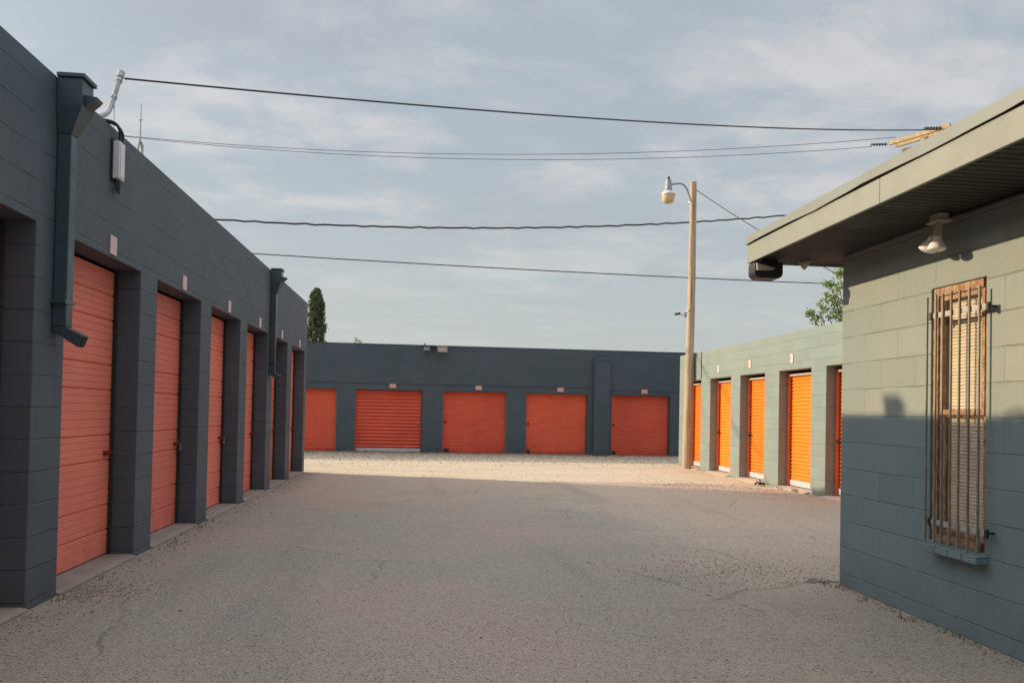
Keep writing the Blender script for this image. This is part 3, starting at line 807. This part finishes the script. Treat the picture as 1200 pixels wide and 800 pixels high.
# roof: slab, soffit boards, fascia, metal edge
FX = 2.60; FE = 6.215
mb = MB(); mb.box(FX + .03, 10.6, -5.5, FE - .03, 2.64, 2.765); part('roof', mb, M['roofing'], OB)
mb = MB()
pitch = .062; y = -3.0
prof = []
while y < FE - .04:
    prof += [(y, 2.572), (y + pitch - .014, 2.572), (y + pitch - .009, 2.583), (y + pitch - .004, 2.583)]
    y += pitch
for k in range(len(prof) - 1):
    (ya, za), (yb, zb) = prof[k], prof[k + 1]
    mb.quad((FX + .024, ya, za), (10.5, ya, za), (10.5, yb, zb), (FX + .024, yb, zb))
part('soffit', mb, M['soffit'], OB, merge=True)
mb = MB()
mb.box(FX, FX + .022, -5.5, 4.305, 2.557, 2.706); mb.box(FX, FX + .022, 4.309, FE, 2.557, 2.706); mb.box(FX + .024, 10.6, FE - .022, FE, 2.557, 2.706)
part('fascia', mb, M['trim'], OB, bevel=.003)
# metal roof edge with a slightly wavy drip
mb = MB(); rg = random.Random(2); N = 60; z_lo = []
for k in range(N + 1):
    z_lo.append(2.712 + .006 * math.sin(k * .9) + rg.uniform(-.003, .004))
yy = [-5.5 + (FE + .012 + 5.5) * k / N for k in range(N + 1)]
for k in range(N):
    a = (FX - .014, yy[k], z_lo[k]); b2 = (FX - .014, yy[k + 1], z_lo[k + 1]); c2 = (FX - .006, yy[k + 1], 2.782); d2 = (FX - .006, yy[k], 2.782)
    mb.quad(a, b2, c2, d2); mb.quad((FX - .014 + .006, yy[k], z_lo[k]), a, b2, (FX - .014 + .006, yy[k + 1], z_lo[k + 1]))
    mb.quad(d2, c2, (FX + .16, yy[k + 1], 2.782), (FX + .16, yy[k], 2.782))
mb.box(FX + .002, 10.6, FE + .002, FE + .012, 2.712, 2.780)
part('roof_edge', mb, M['trim_top'], OB)
# window
wn = link(bpy.data.objects.new('window', None)); wn.parent = OB; org = Vector((XR, 4.52, .53)); wn.location = org - ORG[OB.name]; ORG[wn.name] = org
a, b, z0, z1 = win; x0 = XR + .014
mb = MB()
mb.box(x0, x0 + .062, b - .05, b - .001, z0 + .001, z1 - .001); mb.box(x0, x0 + .062, a + .001, a + .022, z0 + .001, z1 - .001)
mb.box(x0, x0 + .062, a + .046, b - .051, z1 - .055, z1 - .001); mb.box(x0 - .01, x0 + .062, a + .046, b - .051, z0 + .001, z0 + .05)
part('frame', mb, M['winwood'], wn, bevel=.004)
mb = MB(); xs_ = x0 + .012
mid = 1.335
for (sa, sb, xo) in ((mid, z1 - .056, 0), (z0 + .051, mid + .02, .019)):
    xx = xs_ + xo
    mb.box(xx, xx + .018, b - .088, b - .052, sa, sb); mb.box(xx, xx + .018, a + .047, a + .077, sa, sb)
    mb.box(xx, xx + .018, a + .078, b - .089, sb - .032, sb); mb.box(xx, xx + .018, a + .078, b - .089, sa, sa + .034)
part('sash', mb, M['winwood'], wn, bevel=.003)
mb = MB(); mb.quad((xs_ + .008, a + .07, mid), (xs_ + .008, b - .08, mid), (xs_ + .008, b - .08, z1 - .06), (xs_ + .008, a + .07, z1 - .06)); mb.quad((xs_ + .027, a + .07, z0 + .06), (xs_ + .027, b - .08, z0 + .06), (xs_ + .027, b - .08, mid), (xs_ + .027, a + .07, mid))
part('pane', mb, M['glass'], wn)
mb = MB(); rg = random.Random(9); z = z0 + .07
while z < z1 - .07:
    tl = .006 + rg.uniform(-.0015, .0015); dz = rg.uniform(-.0015, .0015)
    mb.quad((xs_ + .041, a + .05, z + dz), (xs_ + .041, b - .055, z - dz), (xs_ + .043 + tl, b - .055, z + .0222 - dz), (xs_ + .043 + tl, a + .05, z + .0222 + dz))
    z += .0215
part('blinds', mb, M['blind'], wn, merge=False)
mb = MB(); mb.box(xs_ + .062, xs_ + .068, a + .01, b - .01, z0 + .01, z1 - .01); part('room_back', mb, M['room'], wn)
sl = MB(); yq = a - .040; seg = (b - .045 - yq) / 4
for k in range(4):
    sl.prism([(XR - .085, .472), (XR - .085, .515), (XR + .04, .532), (XR + .04, .472)], 'y', yq + k * seg + .002, yq + (k + 1) * seg - .002)
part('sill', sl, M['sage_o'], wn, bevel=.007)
# security bars on two flat bars with wall brackets
sb = link(bpy.data.objects.new('security_bars', None)); sb.parent = OB; org = Vector((XR - .056, 4.5, .55)); sb.location = org - ORG[OB.name]; ORG[sb.name] = org
XB = XR - .056
for i, yb in enumerate((4.734, 4.646, 4.580, 4.501, 4.425, 4.339, 4.253)):
    mb = MB(); mb.box(XB - .006, XB + .006, yb - .006, yb + .006, .537 - .001 * i, 2.090 + (.004 if i % 2 else 0))
    part('bar', mb, M['bar'], sb, bevel=.002)
for zz in (1.964, .660):
    mb = MB(); mb.box(XB + .007, XB + .012, 4.197, 4.707, zz - .017, zz + .017); part('cross_bar', mb, M['flat'], sb, bevel=.001)
    for yk in (4.187, 4.700):
        mb = MB(); mb.box(XB + .0145, XR - .001, yk - .005, yk + .005, zz - .006, zz + .006); mb.box(XB - .004, XB + .0135, yk - .010, yk + .010, zz - .026, zz + .022)
        part('wall_bracket', mb, M['black'], sb, bevel=.002)

# eave floodlight: box, two swivel necks, two reflector bulbs
el = thing('flood_light', (3.12, 4.56, 2.57), 'twin bulb floodlight with chalky white bulbs under the office eave above the window', 'floodlight')
mb = MB(); mb.box(3.085, 3.155, 4.475, 4.565, 2.527, 2.571); part('junction_box', mb, M['lamp'], el, bevel=.006)
mb = MB(); mb.box(3.072, 3.168, 4.455, 4.585, 2.517, 2.5262); part('cover_plate', mb, M['lamp'], el, bevel=.003)
for (p, ax) in (((3.098, 4.495, 2.515), (-.02, .06, -1)), ((3.140, 4.550, 2.515), (-.22, .46, -1))):
    mb = MB(); mb.lathe(p, [(.012, 0), (.016, .016), (.022, .02), (.026, .04), (.027, .075), (.029, .08), (.029, .088), (.024, .09)], 16, ax); part('lamp_holder', mb, M['lamp'], el, auto=True)
    mb = MB(); mb.lathe(p, [(.022, .09), (.024, .098), (.034, .12), (.050, .148), (.055, .160), (.052, .168), (.032, .178), (.001, .182)], 20, ax); part('bulb', mb, M['bulb'], el, auto=True)
mb = MB(); mb.tube([(3.155, 4.51, 2.55), (3.215, 4.40, 2.560), (3.225, 4.0, 2.556), (3.228, 3.4, 2.560), (3.225, 2.6, 2.556), (3.225, 1.5, 2.56)], .009, 8)
single('eave_cable', mb, M['rubber'], (3.22, 4, 2.55), 'black cable run under the office eave from the twin bulb light', 'cable', smooth=True)

# black lamp housing under the roof corner
wp = thing('security_light', (2.71, 6.1, 2.56), 'black rounded light housing with a silver lens under the office roof corner', 'security light')
mb = MB()
def rr(cx, cz, w, h, r0, r1, n=5):
    pts = []
    for (sx, sz, r, a0) in ((1, -1, r0, -90), (1, 1, r1, 0), (-1, 1, r1, 90), (-1, -1, r0, 180)):
        for k in range(n + 1):
            t = math.radians(a0 + 90 * k / n); pts.append((cx + sx * (w / 2 - r) + r * math.cos(t), cz + sz * (h / 2 - r) + r * math.sin(t)))
    return pts
mb.prism(rr(2.713, 2.480, .238, .130, .045, .018), 'y', 6.04, 6.17)
part('lamp_housing', mb, M['black'], wp, bevel=.006, auto=True)
mb = MB()
tri = [(2.603, 2.532), (2.606, 2.470), (2.735, 2.477), (2.762, 2.494)]
mb.prism(tri, 'y', 6.020, 6.039); part('lamp_lens', mb, M['lamp'], wp, bevel=.006)
mb = MB(); mb.quad((2.664, 6.019, 2.502), (2.690, 6.019, 2.502), (2.690, 6.019, 2.508), (2.664, 6.019, 2.508)); part('lens_stripe', mb, M['white'], wp)
mb = MB(); mb.box(2.69, 2.80, 6.07, 6.15, 2.546, 2.571); part('mount', mb, M['black'], wp)
ms = thing('motion_sensor', (3.04, 6.1, 2.57), 'small grey wedge shaped motion sensor under the office soffit at the corner', 'sensor')
mb = MB(); mb.lathe((3.04, 6.1, 2.571), [(.042, 0), (.044, .018), (.034, .03), (.016, .055), (.004, .066)], 16, (0, 0, -1)); part('sensor_body', mb, M['lamp'], ms, auto=True)
mb = MB(); mb.lathe((3.04, 6.1, 2.578), [(.05, 0), (.05, .009)], 16, (0, 0, -1)); part('mounting_plate', mb, M['steel'], ms)

# ------------------------------------------------------------------ wooden pole with its area lamp and camera
pole = thing('utility_pole', (6.40, 18.80, 0), 'tall weathered wooden pole standing at the far end of the orange doors', 'pole')
mb = MB(); pts = []; rad = []
for k in range(15):
    t = k / 14; pts.append((6.40 + .025 * math.sin(t * 3) + .05 * t, 18.80 + .02 * math.sin(t * 5), -.05 + 7.12 * t)); rad.append(.113 - .034 * t)
mb.tube(pts, rad, 18); part('trunk', mb, M['wood'], pole, auto=True)
for zz in (6.55, 3.86):
    mb = MB(); mb.lathe((6.44, 18.815, zz), [(.102 - .012 * (zz > 5), 0), (.102 - .012 * (zz > 5), .03)], 18); part('band', mb, M['steel'], pole)
al = thing('street_lamp', (6.35, 18.75, 6.65), 'barn style area lamp on a curved arm at the top of the wooden pole', 'street lamp')
mb = MB(); mb.tube([(6.37, 18.71, 6.56), (6.33, 18.71, 6.70), (6.27, 18.71, 6.86), (6.20, 18.71, 6.96), (6.10, 18.71, 7.00), (5.98, 18.71, 6.985), (5.84, 18.71, 6.955)], .023, 10); part('arm', mb, M['galv'], al, auto=True)
mb = MB(); mb.lathe((5.80, 18.71, 6.80), [(.06, 0), (.095, .02), (.088, .06), (.075, .15), (.066, .26), (.05, .275)], 18); part('ballast_housing', mb, M['galv'], al, auto=True)
mb = MB(); mb.lathe((5.80, 18.71, 7.075), [(.02, 0), (.034, .012), (.036, .05), (.025, .075), (.005, .085)], 12); part('photo_sensor', mb, M['black'], al, auto=True)
mb = MB(); mb.lathe((5.80, 18.71, 6.70), [(.178, 0), (.170, .03), (.12, .085), (.065, .11)], 22); part('reflector', mb, M['white'], al, auto=True)
mb = MB(); mb.lathe((5.80, 18.71, 6.70), [(.160, -.002), (.158, -.06), (.140, -.15), (.115, -.19), (.06, -.21), (.001, -.212)], 22); part('refractor', mb, M['amber'], al, auto=True)
pc = thing('security_camera', (6.28, 18.72, 3.78), 'tiny camera on a thin bracket partway up the wooden pole', 'camera')
mb = MB(); mb.box(6.255, 6.30, 18.66, 18.74, 3.70, 3.82); part('mount', mb, M['steel'], pc)
mb = MB(); mb.tube([(6.26, 18.70, 3.755), (6.17, 18.69, 3.76), (6.11, 18.69, 3.79)], .012, 8); mb.tube([(6.14, 18.69, 3.78), (6.13, 18.69, 3.86)], .008, 6); part('bracket', mb, M['galv'], pc)
mb = MB(); mb.tube([(6.13, 18.70, 3.79), (6.00, 18.64, 3.765)], .03, 10); part('camera_body', mb, M['black'], pc, auto=True)

# ------------------------------------------------------------------ second utility pole: crossarms seen over the office roof
up = thing('utility_pole', (17.05, 26.05, 0), 'utility pole whose sunlit double crossarms show above the office roof edge', 'pole')
mb = MB(); mb.tube([(17.20, 25.73, -.1), (17.20, 25.73, 6), (17.20, 25.73, 11.20)], [.19, .165, .13], 14); part('trunk', mb, M['wood'], up, auto=True)
dv = (Vector((17.6, 24.8, 0)) - Vector((16.65, 26.8, 0))).normalized(); nv = Vector((-dv.y, dv.x, 0))
for sgn, zz, l0, l1 in ((-1, 11.3, -.85, 1.35), (1, 11.3, -.85, 1.35), (1, 11.02, -.62, .9)):
    mb = MB(); c = Vector((17.05, 26.05, zz)) + nv * (.20 * sgn); q = []
    for l in (l0, l1):
        for dn in (-.05, .05):
            for dz in (-.065, .065): q.append(tuple(c + dv * l + nv * dn + Vector((0, 0, dz))))
    mb.v = q; mb.f = [(0, 1, 3, 2), (4, 6, 7, 5), (0, 4, 5, 1), (2, 3, 7, 6), (0, 2, 6, 4), (1, 5, 7, 3)]
    part('crossarm', mb, M['arm_wood'], up)
for l in (-.8, 1.2):
    c = Vector((17.05, 26.05, 11.3)) + dv * l
    wd = Vector((-.97, .16, -.02)).normalized(); s0 = c + wd * .22
    mb = MB(); prof = [(.012, 0)]
    for k in range(6): prof += [(.02, .06 + k * .1), (.055, .075 + k * .1), (.055, .105 + k * .1), (.02, .12 + k * .1)]
    mb.lathe(s0, prof, 10, wd); part('insulator', mb, M['black'], up)
mb = MB()
for sgn in (-1, 1):
    c = Vector((17.05, 26.05, 0))
    mb.tube([c + dv * .1 + nv * .2 * sgn + Vector((0, 0, 10.75)), c + dv * .6 + nv * .2 * sgn + Vector((0, 0, 11.22))], .022, 6)
part('brace', mb, M['flat'], up)

# ------------------------------------------------------------------ overhead wires
def wire(A, B, co, s0, s1, r, label, group='overhead wires', N=70, wob=0.0):
    mb = MB(); pts = []; rg = random.Random(hash(label) % 1000 if False else len(label))
    for k in range(N + 1):
        s = s0 + (s1 - s0) * k / N
        z = co[0] * s * s + co[1] * s + co[2]
        if wob: z += wob * math.sin(k * 2.6 + rg.random())
        pts.append((A[0] + (B[0] - A[0]) * s, A[1] + (B[1] - A[1]) * s, z))
    mb.tube(pts, r if not isinstance(r, tuple) else [r[0] + (r[1] - r[0]) * k / N for k in range(N + 1)], 6)
    r = max(r) if isinstance(r, tuple) else r
    return single('overhead_wire', mb, M['rubber'] if r > .015 else M['wire'], pts[0], label, 'wire', group, smooth=True)
wire((-4.16, 11.088), (17.5, 25.3), (0.9704, 4.6831, 5.7035), 0, 1.0, (.013, .021), 'topmost dark cable running from the bent mast to the crossarms')
wire((-14, 32), (16.08, 27.16), (3.1411, -3.7186, 11.8783), -.35, 1.0, .010, 'lower of the two thin grey wires below the topmost cable')
wire((-14, 32), (16.9, 27.0), (3.1373, -3.3648, 11.8703), -.35, 1.0, .010, 'upper of the two thin grey wires below the topmost cable')
wire((-8, 22), (17.1, 25.8), (2.6421, -.0177, 6.4106), -.6, 1.0, .026, 'thick twisted black cable crossing behind the top of the wooden pole', N=150, wob=.016)
wire((-8, 30), (18, 30), (.3581, -.6719, 7.0182), -.6, 1.6, .02, 'lowest overhead wire sloping down to the right behind the wooden pole')
mb = MB(); A = Vector((6.54, 18.80, 6.88)); Bv = Vector((7.80, 11.5, 2.86)); pts = []
for k in range(31):
    t = k / 30; p = A.lerp(Bv, t); p.z -= .12 * 4 * t * (1 - t); pts.append(p)
mb.tube(pts, .010, 6)
single('service_wire', mb, M['rubber'], A, 'short dark wire slanting down from the lamp pole top towards the office roof', 'wire', smooth=True)
for k, (x, z) in enumerate(((3.3, 0), (7, 0))): pass

# ------------------------------------------------------------------ antenna behind the left building
an = thing('radio_antenna', (-10.64, 30, 0), 'thin forked radio antenna standing far behind the left building roof', 'antenna')
mb = MB(); mb.tube([(-10.64, 30, 10.9), (-10.63, 30, 12.35)], [.03, .012], 8); part('whip', mb, M['flat'], an)
mb = MB(); mb.tube([(-10.64, 30, 11.0), (-10.75, 30, 10.4), (-10.80, 30, 0)], .03, 8); mb.tube([(-10.64, 30, 11.0), (-10.54, 30, 10.8), (-10.52, 30, 0)], .03, 8); mb.tube([(-10.64, 30.0, 11.0), (-10.64, 30.2, 10.7), (-10.64, 30.25, 0)], .03, 8); part('legs', mb, M['galv'], an)
mb = MB(); mb.tube([(-10.72, 30, 11.72), (-10.55, 30, 11.74)], .014, 6); mb.tube([(-10.64, 29.92, 11.66), (-10.64, 30.08, 11.66)], .014, 6); part('cross_bar', mb, M['flat'], an)

# ------------------------------------------------------------------ trees
def leaf(mb, p, s, rg, up=None):
    n = Vector((rg.gauss(0, 1), rg.gauss(0, 1), rg.gauss(0, 1))).normalized()
    if up is not None: n = (n + up).normalized()
    t = n.cross(Vector((rg.gauss(0, 1), rg.gauss(0, 1), rg.gauss(0, 1)))).normalized(); b = n.cross(t)
    l = s * rg.uniform(.7, 1.3); w = l * .42
    mb.poly([tuple(p - t * l), tuple(p + b * w - t * l * .1), tuple(p + t * l), tuple(p - b * w - t * l * .1)])
cy = thing('cypress_tree', (-4.72, 34, 0), 'dark columnar cypress rising behind the far building beside the left roof', 'tree')
mb = MB(); mb.tube([(-4.72, 34, -.1), (-4.72, 34, 3), (-4.74, 34, 6)], [.14, .09, .02], 10); part('trunk', mb, M['bark'], cy, smooth=True)
mb = MB(); rg = random.Random(21)
def cyr(z):
    pr = [(0.3, .25), (1.2, .44), (3.0, .46), (4.2, .41), (4.7, .36), (5.0, .32), (5.25, .345), (5.7, .30), (6.05, .23), (6.25, .13), (6.36, .03)]
    for (a, ra), (b, rb) in zip(pr[:-1], pr[1:]):
        if a <= z <= b: return ra + (rb - ra) * (z - a) / (b - a)
    return .02
for _ in range(2600):     # upright sprays
    z = rg.uniform(.4, 6.3); th = rg.uniform(0, 6.283)
    R0 = cyr(z) * (1 + .13 * math.sin(3 * th + z * 4) + .08 * math.sin(7 * z + th)); rr_ = R0 * math.sqrt(rg.uniform(.3, 1.05))
    c = Vector((-4.72 + rr_ * math.cos(th), 34 + rr_ * math.sin(th), z))
    out = Vector((math.cos(th), math.sin(th), 0))
    for k in range(12):
        q = c + out * rg.gauss(0, .025) + Vector((rg.gauss(0, .022), rg.gauss(0, .022), rg.uniform(-.06, .10)))
        leaf(mb, q, .042, rg, out * .8 + Vector((0, 0, .3)))
part('crown', mb, M['leaf_c'], cy, merge=False)

def broad_tree(name, base, centre, clumps, leafs, label, seed, size, trunk_r=.12, limbs=9):
    t = thing(name, base, label, 'tree'); rg = random.Random(seed)
    tr = MB(); b = Vector(base); c = Vector(centre)
    fork = b.lerp(c, .55)
    tr.tube([b - Vector((0, 0, .1)), b.lerp(fork, .5) + Vector((.05, .03, 0)), fork], [trunk_r, trunk_r * .8, trunk_r * .6], 9)
    cr = MB()
    for (cc, r) in clumps:
        cc = Vector(cc); mid = fork.lerp(cc, .5) + Vector((rg.gauss(0, .08), rg.gauss(0, .08), .1))
        tr.tube([fork, mid, cc], [trunk_r * .4, trunk_r * .22, .006], 6)
        for _ in range(leafs):
            d = Vector((rg.gauss(0, 1), rg.gauss(0, 1), rg.gauss(0, .8))).normalized() * r * rg.random() ** .6
            tip = cc + d
            if rg.random() < .25: tr.tube([cc + d * .2, tip], [.007, .003], 4)
            for k in range(7):
                leaf(cr, tip + Vector((rg.gauss(0, .06), rg.gauss(0, .06), rg.gauss(0, .05))), size, rg, Vector((-.2, 0, .5)))
    part('trunk', tr, M['bark'], t, smooth=True); part('crown', cr, M['leaf_t'], t, merge=False)
    return t
cl = []
rg = random.Random(4)
for (x, z, r) in ((10.95, 4.15, .26), (11.15, 4.45, .28), (11.35, 4.1, .30), (11.3, 4.75, .22), (11.6, 4.6, .22), (11.75, 4.2, .30), (11.7, 5.05, .2), (11.95, 4.8, .3), (12.2, 4.3, .4), (12.3, 5.0, .4), (12.7, 4.6, .45), (12.5, 5.4, .35), (11.25, 5.1, .1), (10.72, 4.25, .1), (11.58, 5.4, .12)):
    cl.append(((x, 21 + rg.gauss(0, .25), z), r))
broad_tree('broadleaf_tree', (12.4, 21.1, 0), (12.0, 21, 4.2), cl, 13, 'light green leafy tree behind the right storage building beside the office corner', 8, .06)
broad_tree('young_tree', (-2.7, 31.5, 0), (-2.72, 31.5, 3.85), [((-2.8, 31.5, 3.78), .12), ((-2.66, 31.5, 3.9), .10), ((-2.82, 31.5, 4.02), .05)], 7, 'small green treetop just peeking over the far building roof', 3, .035, .04)
# leaf clump / rag at the foot of the right building
mb = MB(); rg = random.Random(13)
for _ in range(26):
    leaf(mb, Vector((6.28 + rg.gauss(0, .05), 14.2 + rg.gauss(0, .05), .03 + abs(rg.gauss(0, .02)))), .05, rg)
single('dead_leaf_clump', mb, M['crack'], (6.28, 14.2, 0), 'small dark clump of dead leaves on the ground near the orange doors', 'leaf clump')

# ------------------------------------------------------------------ sky, sun
SUN = Vector((-1, .40, .369)).normalized()
el_ = math.asin(SUN.z); az = math.atan2(SUN.x, SUN.y)
W = bpy.data.worlds.new('World'); sc.world = W; W.use_nodes = True
nt = W.node_tree; g = NG(nt); bg = nt.nodes['Background']
sky = g.n('ShaderNodeTexSky', sky_type='NISHITA'); sky.sun_disc = False
sky.sun_elevation = el_; sky.sun_rotation = az; sky.air_density = 1.2; sky.dust_density = 2.0; sky.ozone_density = 1.0
tc = g.n('ShaderNodeTexCoord'); d = tc.outputs['Generated']
sp = g.n('ShaderNodeSeparateXYZ'); g.l(d, sp.inputs[0])
den = g.math('ADD', g.math('MAXIMUM', sp.outputs[2], 0.0), .16)
cv = g.n('ShaderNodeCombineXYZ'); g.l(g.math('DIVIDE', sp.outputs[0], den), cv.inputs[0]); g.l(g.math('DIVIDE', sp.outputs[1], den), cv.inputs[1])
q = cv.outputs[0]
wq = g.n('ShaderNodeTexNoise'); wq.inputs['Scale'].default_value = 1.1; wq.inputs['Detail'].default_value = 3; g.l(q, wq.inputs['Vector'])
qa = g.n('ShaderNodeVectorMath', operation='MULTIPLY_ADD'); g.l(wq.outputs['Color'], qa.inputs[0]); qa.inputs[1].default_value = (.5, .35, 0); g.l(q, qa.inputs[2])
qw = qa.outputs[0]
n1 = g.noise(g.scale(qw, (.85, 1.25, 1)), 1.5, 8, .55); n2 = g.noise(g.scale(qw, (1, 1.5, 1)), 4.2, 7, .6)
cloud = g.ramp(g.math('ADD', g.math('MULTIPLY', n1, .62), g.math('MULTIPLY', n2, .38)), .44, .64)
n3 = g.noise(g.scale(qw, (.7, 1.2, 1)), .9, 5, .5)
S = 10.0
deck = g.mix(cloud, (.49 * S, .555 * S, .61 * S), (.76 * S, .745 * S, .75 * S))
deck = g.mix(g.math('MULTIPLY', g.ramp(n3, .46, .62), .5), deck, (.48 * S, .50 * S, .56 * S))
low = g.ramp(sp.outputs[2], .03, .36, 1, 0)
deck = g.mix(g.math('MULTIPLY', low, .85), deck, (.585 * S, .63 * S, .62 * S))
mixed = g.mix(.80, sky.outputs[0], deck)
# thin overcast: brighter overhead, and a broad glow of scattered light round the sun
dn_ = g.n('ShaderNodeVectorMath', operation='DOT_PRODUCT'); g.l(d, dn_.inputs[0]); dn_.inputs[1].default_value = tuple(SUN)
glow = g.math('MULTIPLY', g.math('POWER', g.math('MAXIMUM', dn_.outputs['Value'], 0.0), 12.0), 1.9)
zen = g.ramp(sp.outputs[2], .46, .85, 1.0, 2.9)
hs_ = g.n('ShaderNodeVectorMath', operation='SCALE'); g.l(mixed, hs_.inputs[0]); g.l(g.math('ADD', zen, glow), hs_.inputs['Scale'])
mixed = hs_.outputs[0]
g.l(mixed, bg.inputs['Color']); bg.inputs['Strength'].default_value = .1
sl_ = bpy.data.lights.new('sun', 'SUN'); sl_.energy = 5.0; sl_.angle = math.radians(.65); sl_.color = (1, .795, .535)
so = link(bpy.data.objects.new('sun', sl_)); so.rotation_euler = SUN.to_track_quat('Z', 'Y').to_euler(); so.location = (-30, 12, 15)

# ------------------------------------------------------------------ camera (fitted to the photograph)
yaw, pitch_, roll = .1084, .0185, .020; f = 921.8
fw = Vector((math.sin(yaw) * math.cos(pitch_), math.cos(yaw) * math.cos(pitch_), math.sin(pitch_)))
rt = Vector((math.cos(yaw), -math.sin(yaw), 0)); upv = rt.cross(fw)
r2 = rt * math.cos(roll) + upv * math.sin(roll); u2 = upv * math.cos(roll) - rt * math.sin(roll)
cam = bpy.data.cameras.new('camera'); cam.sensor_width = 36; cam.lens = f / 1200 * 36; cam.shift_y = 65.4 / 1200; cam.clip_end = 2000; cam.clip_start = .05
co = link(bpy.data.objects.new('camera', cam))
mw = Matrix.Identity(4)
for i, v in enumerate((r2, u2, -fw)):
    for k in range(3): mw[k][i] = v[k]
mw.translation = (0, 0, 1.3)
co.matrix_world = mw
sc.camera = co
vs = sc.view_settings; vs.view_transform = 'Standard'; vs.look = 'None'; vs.exposure = 0.0; vs.gamma = 1.0; vs.use_curve_mapping = False
sc.cycles.max_bounces = 8; sc.cycles.transparent_max_bounces = 12
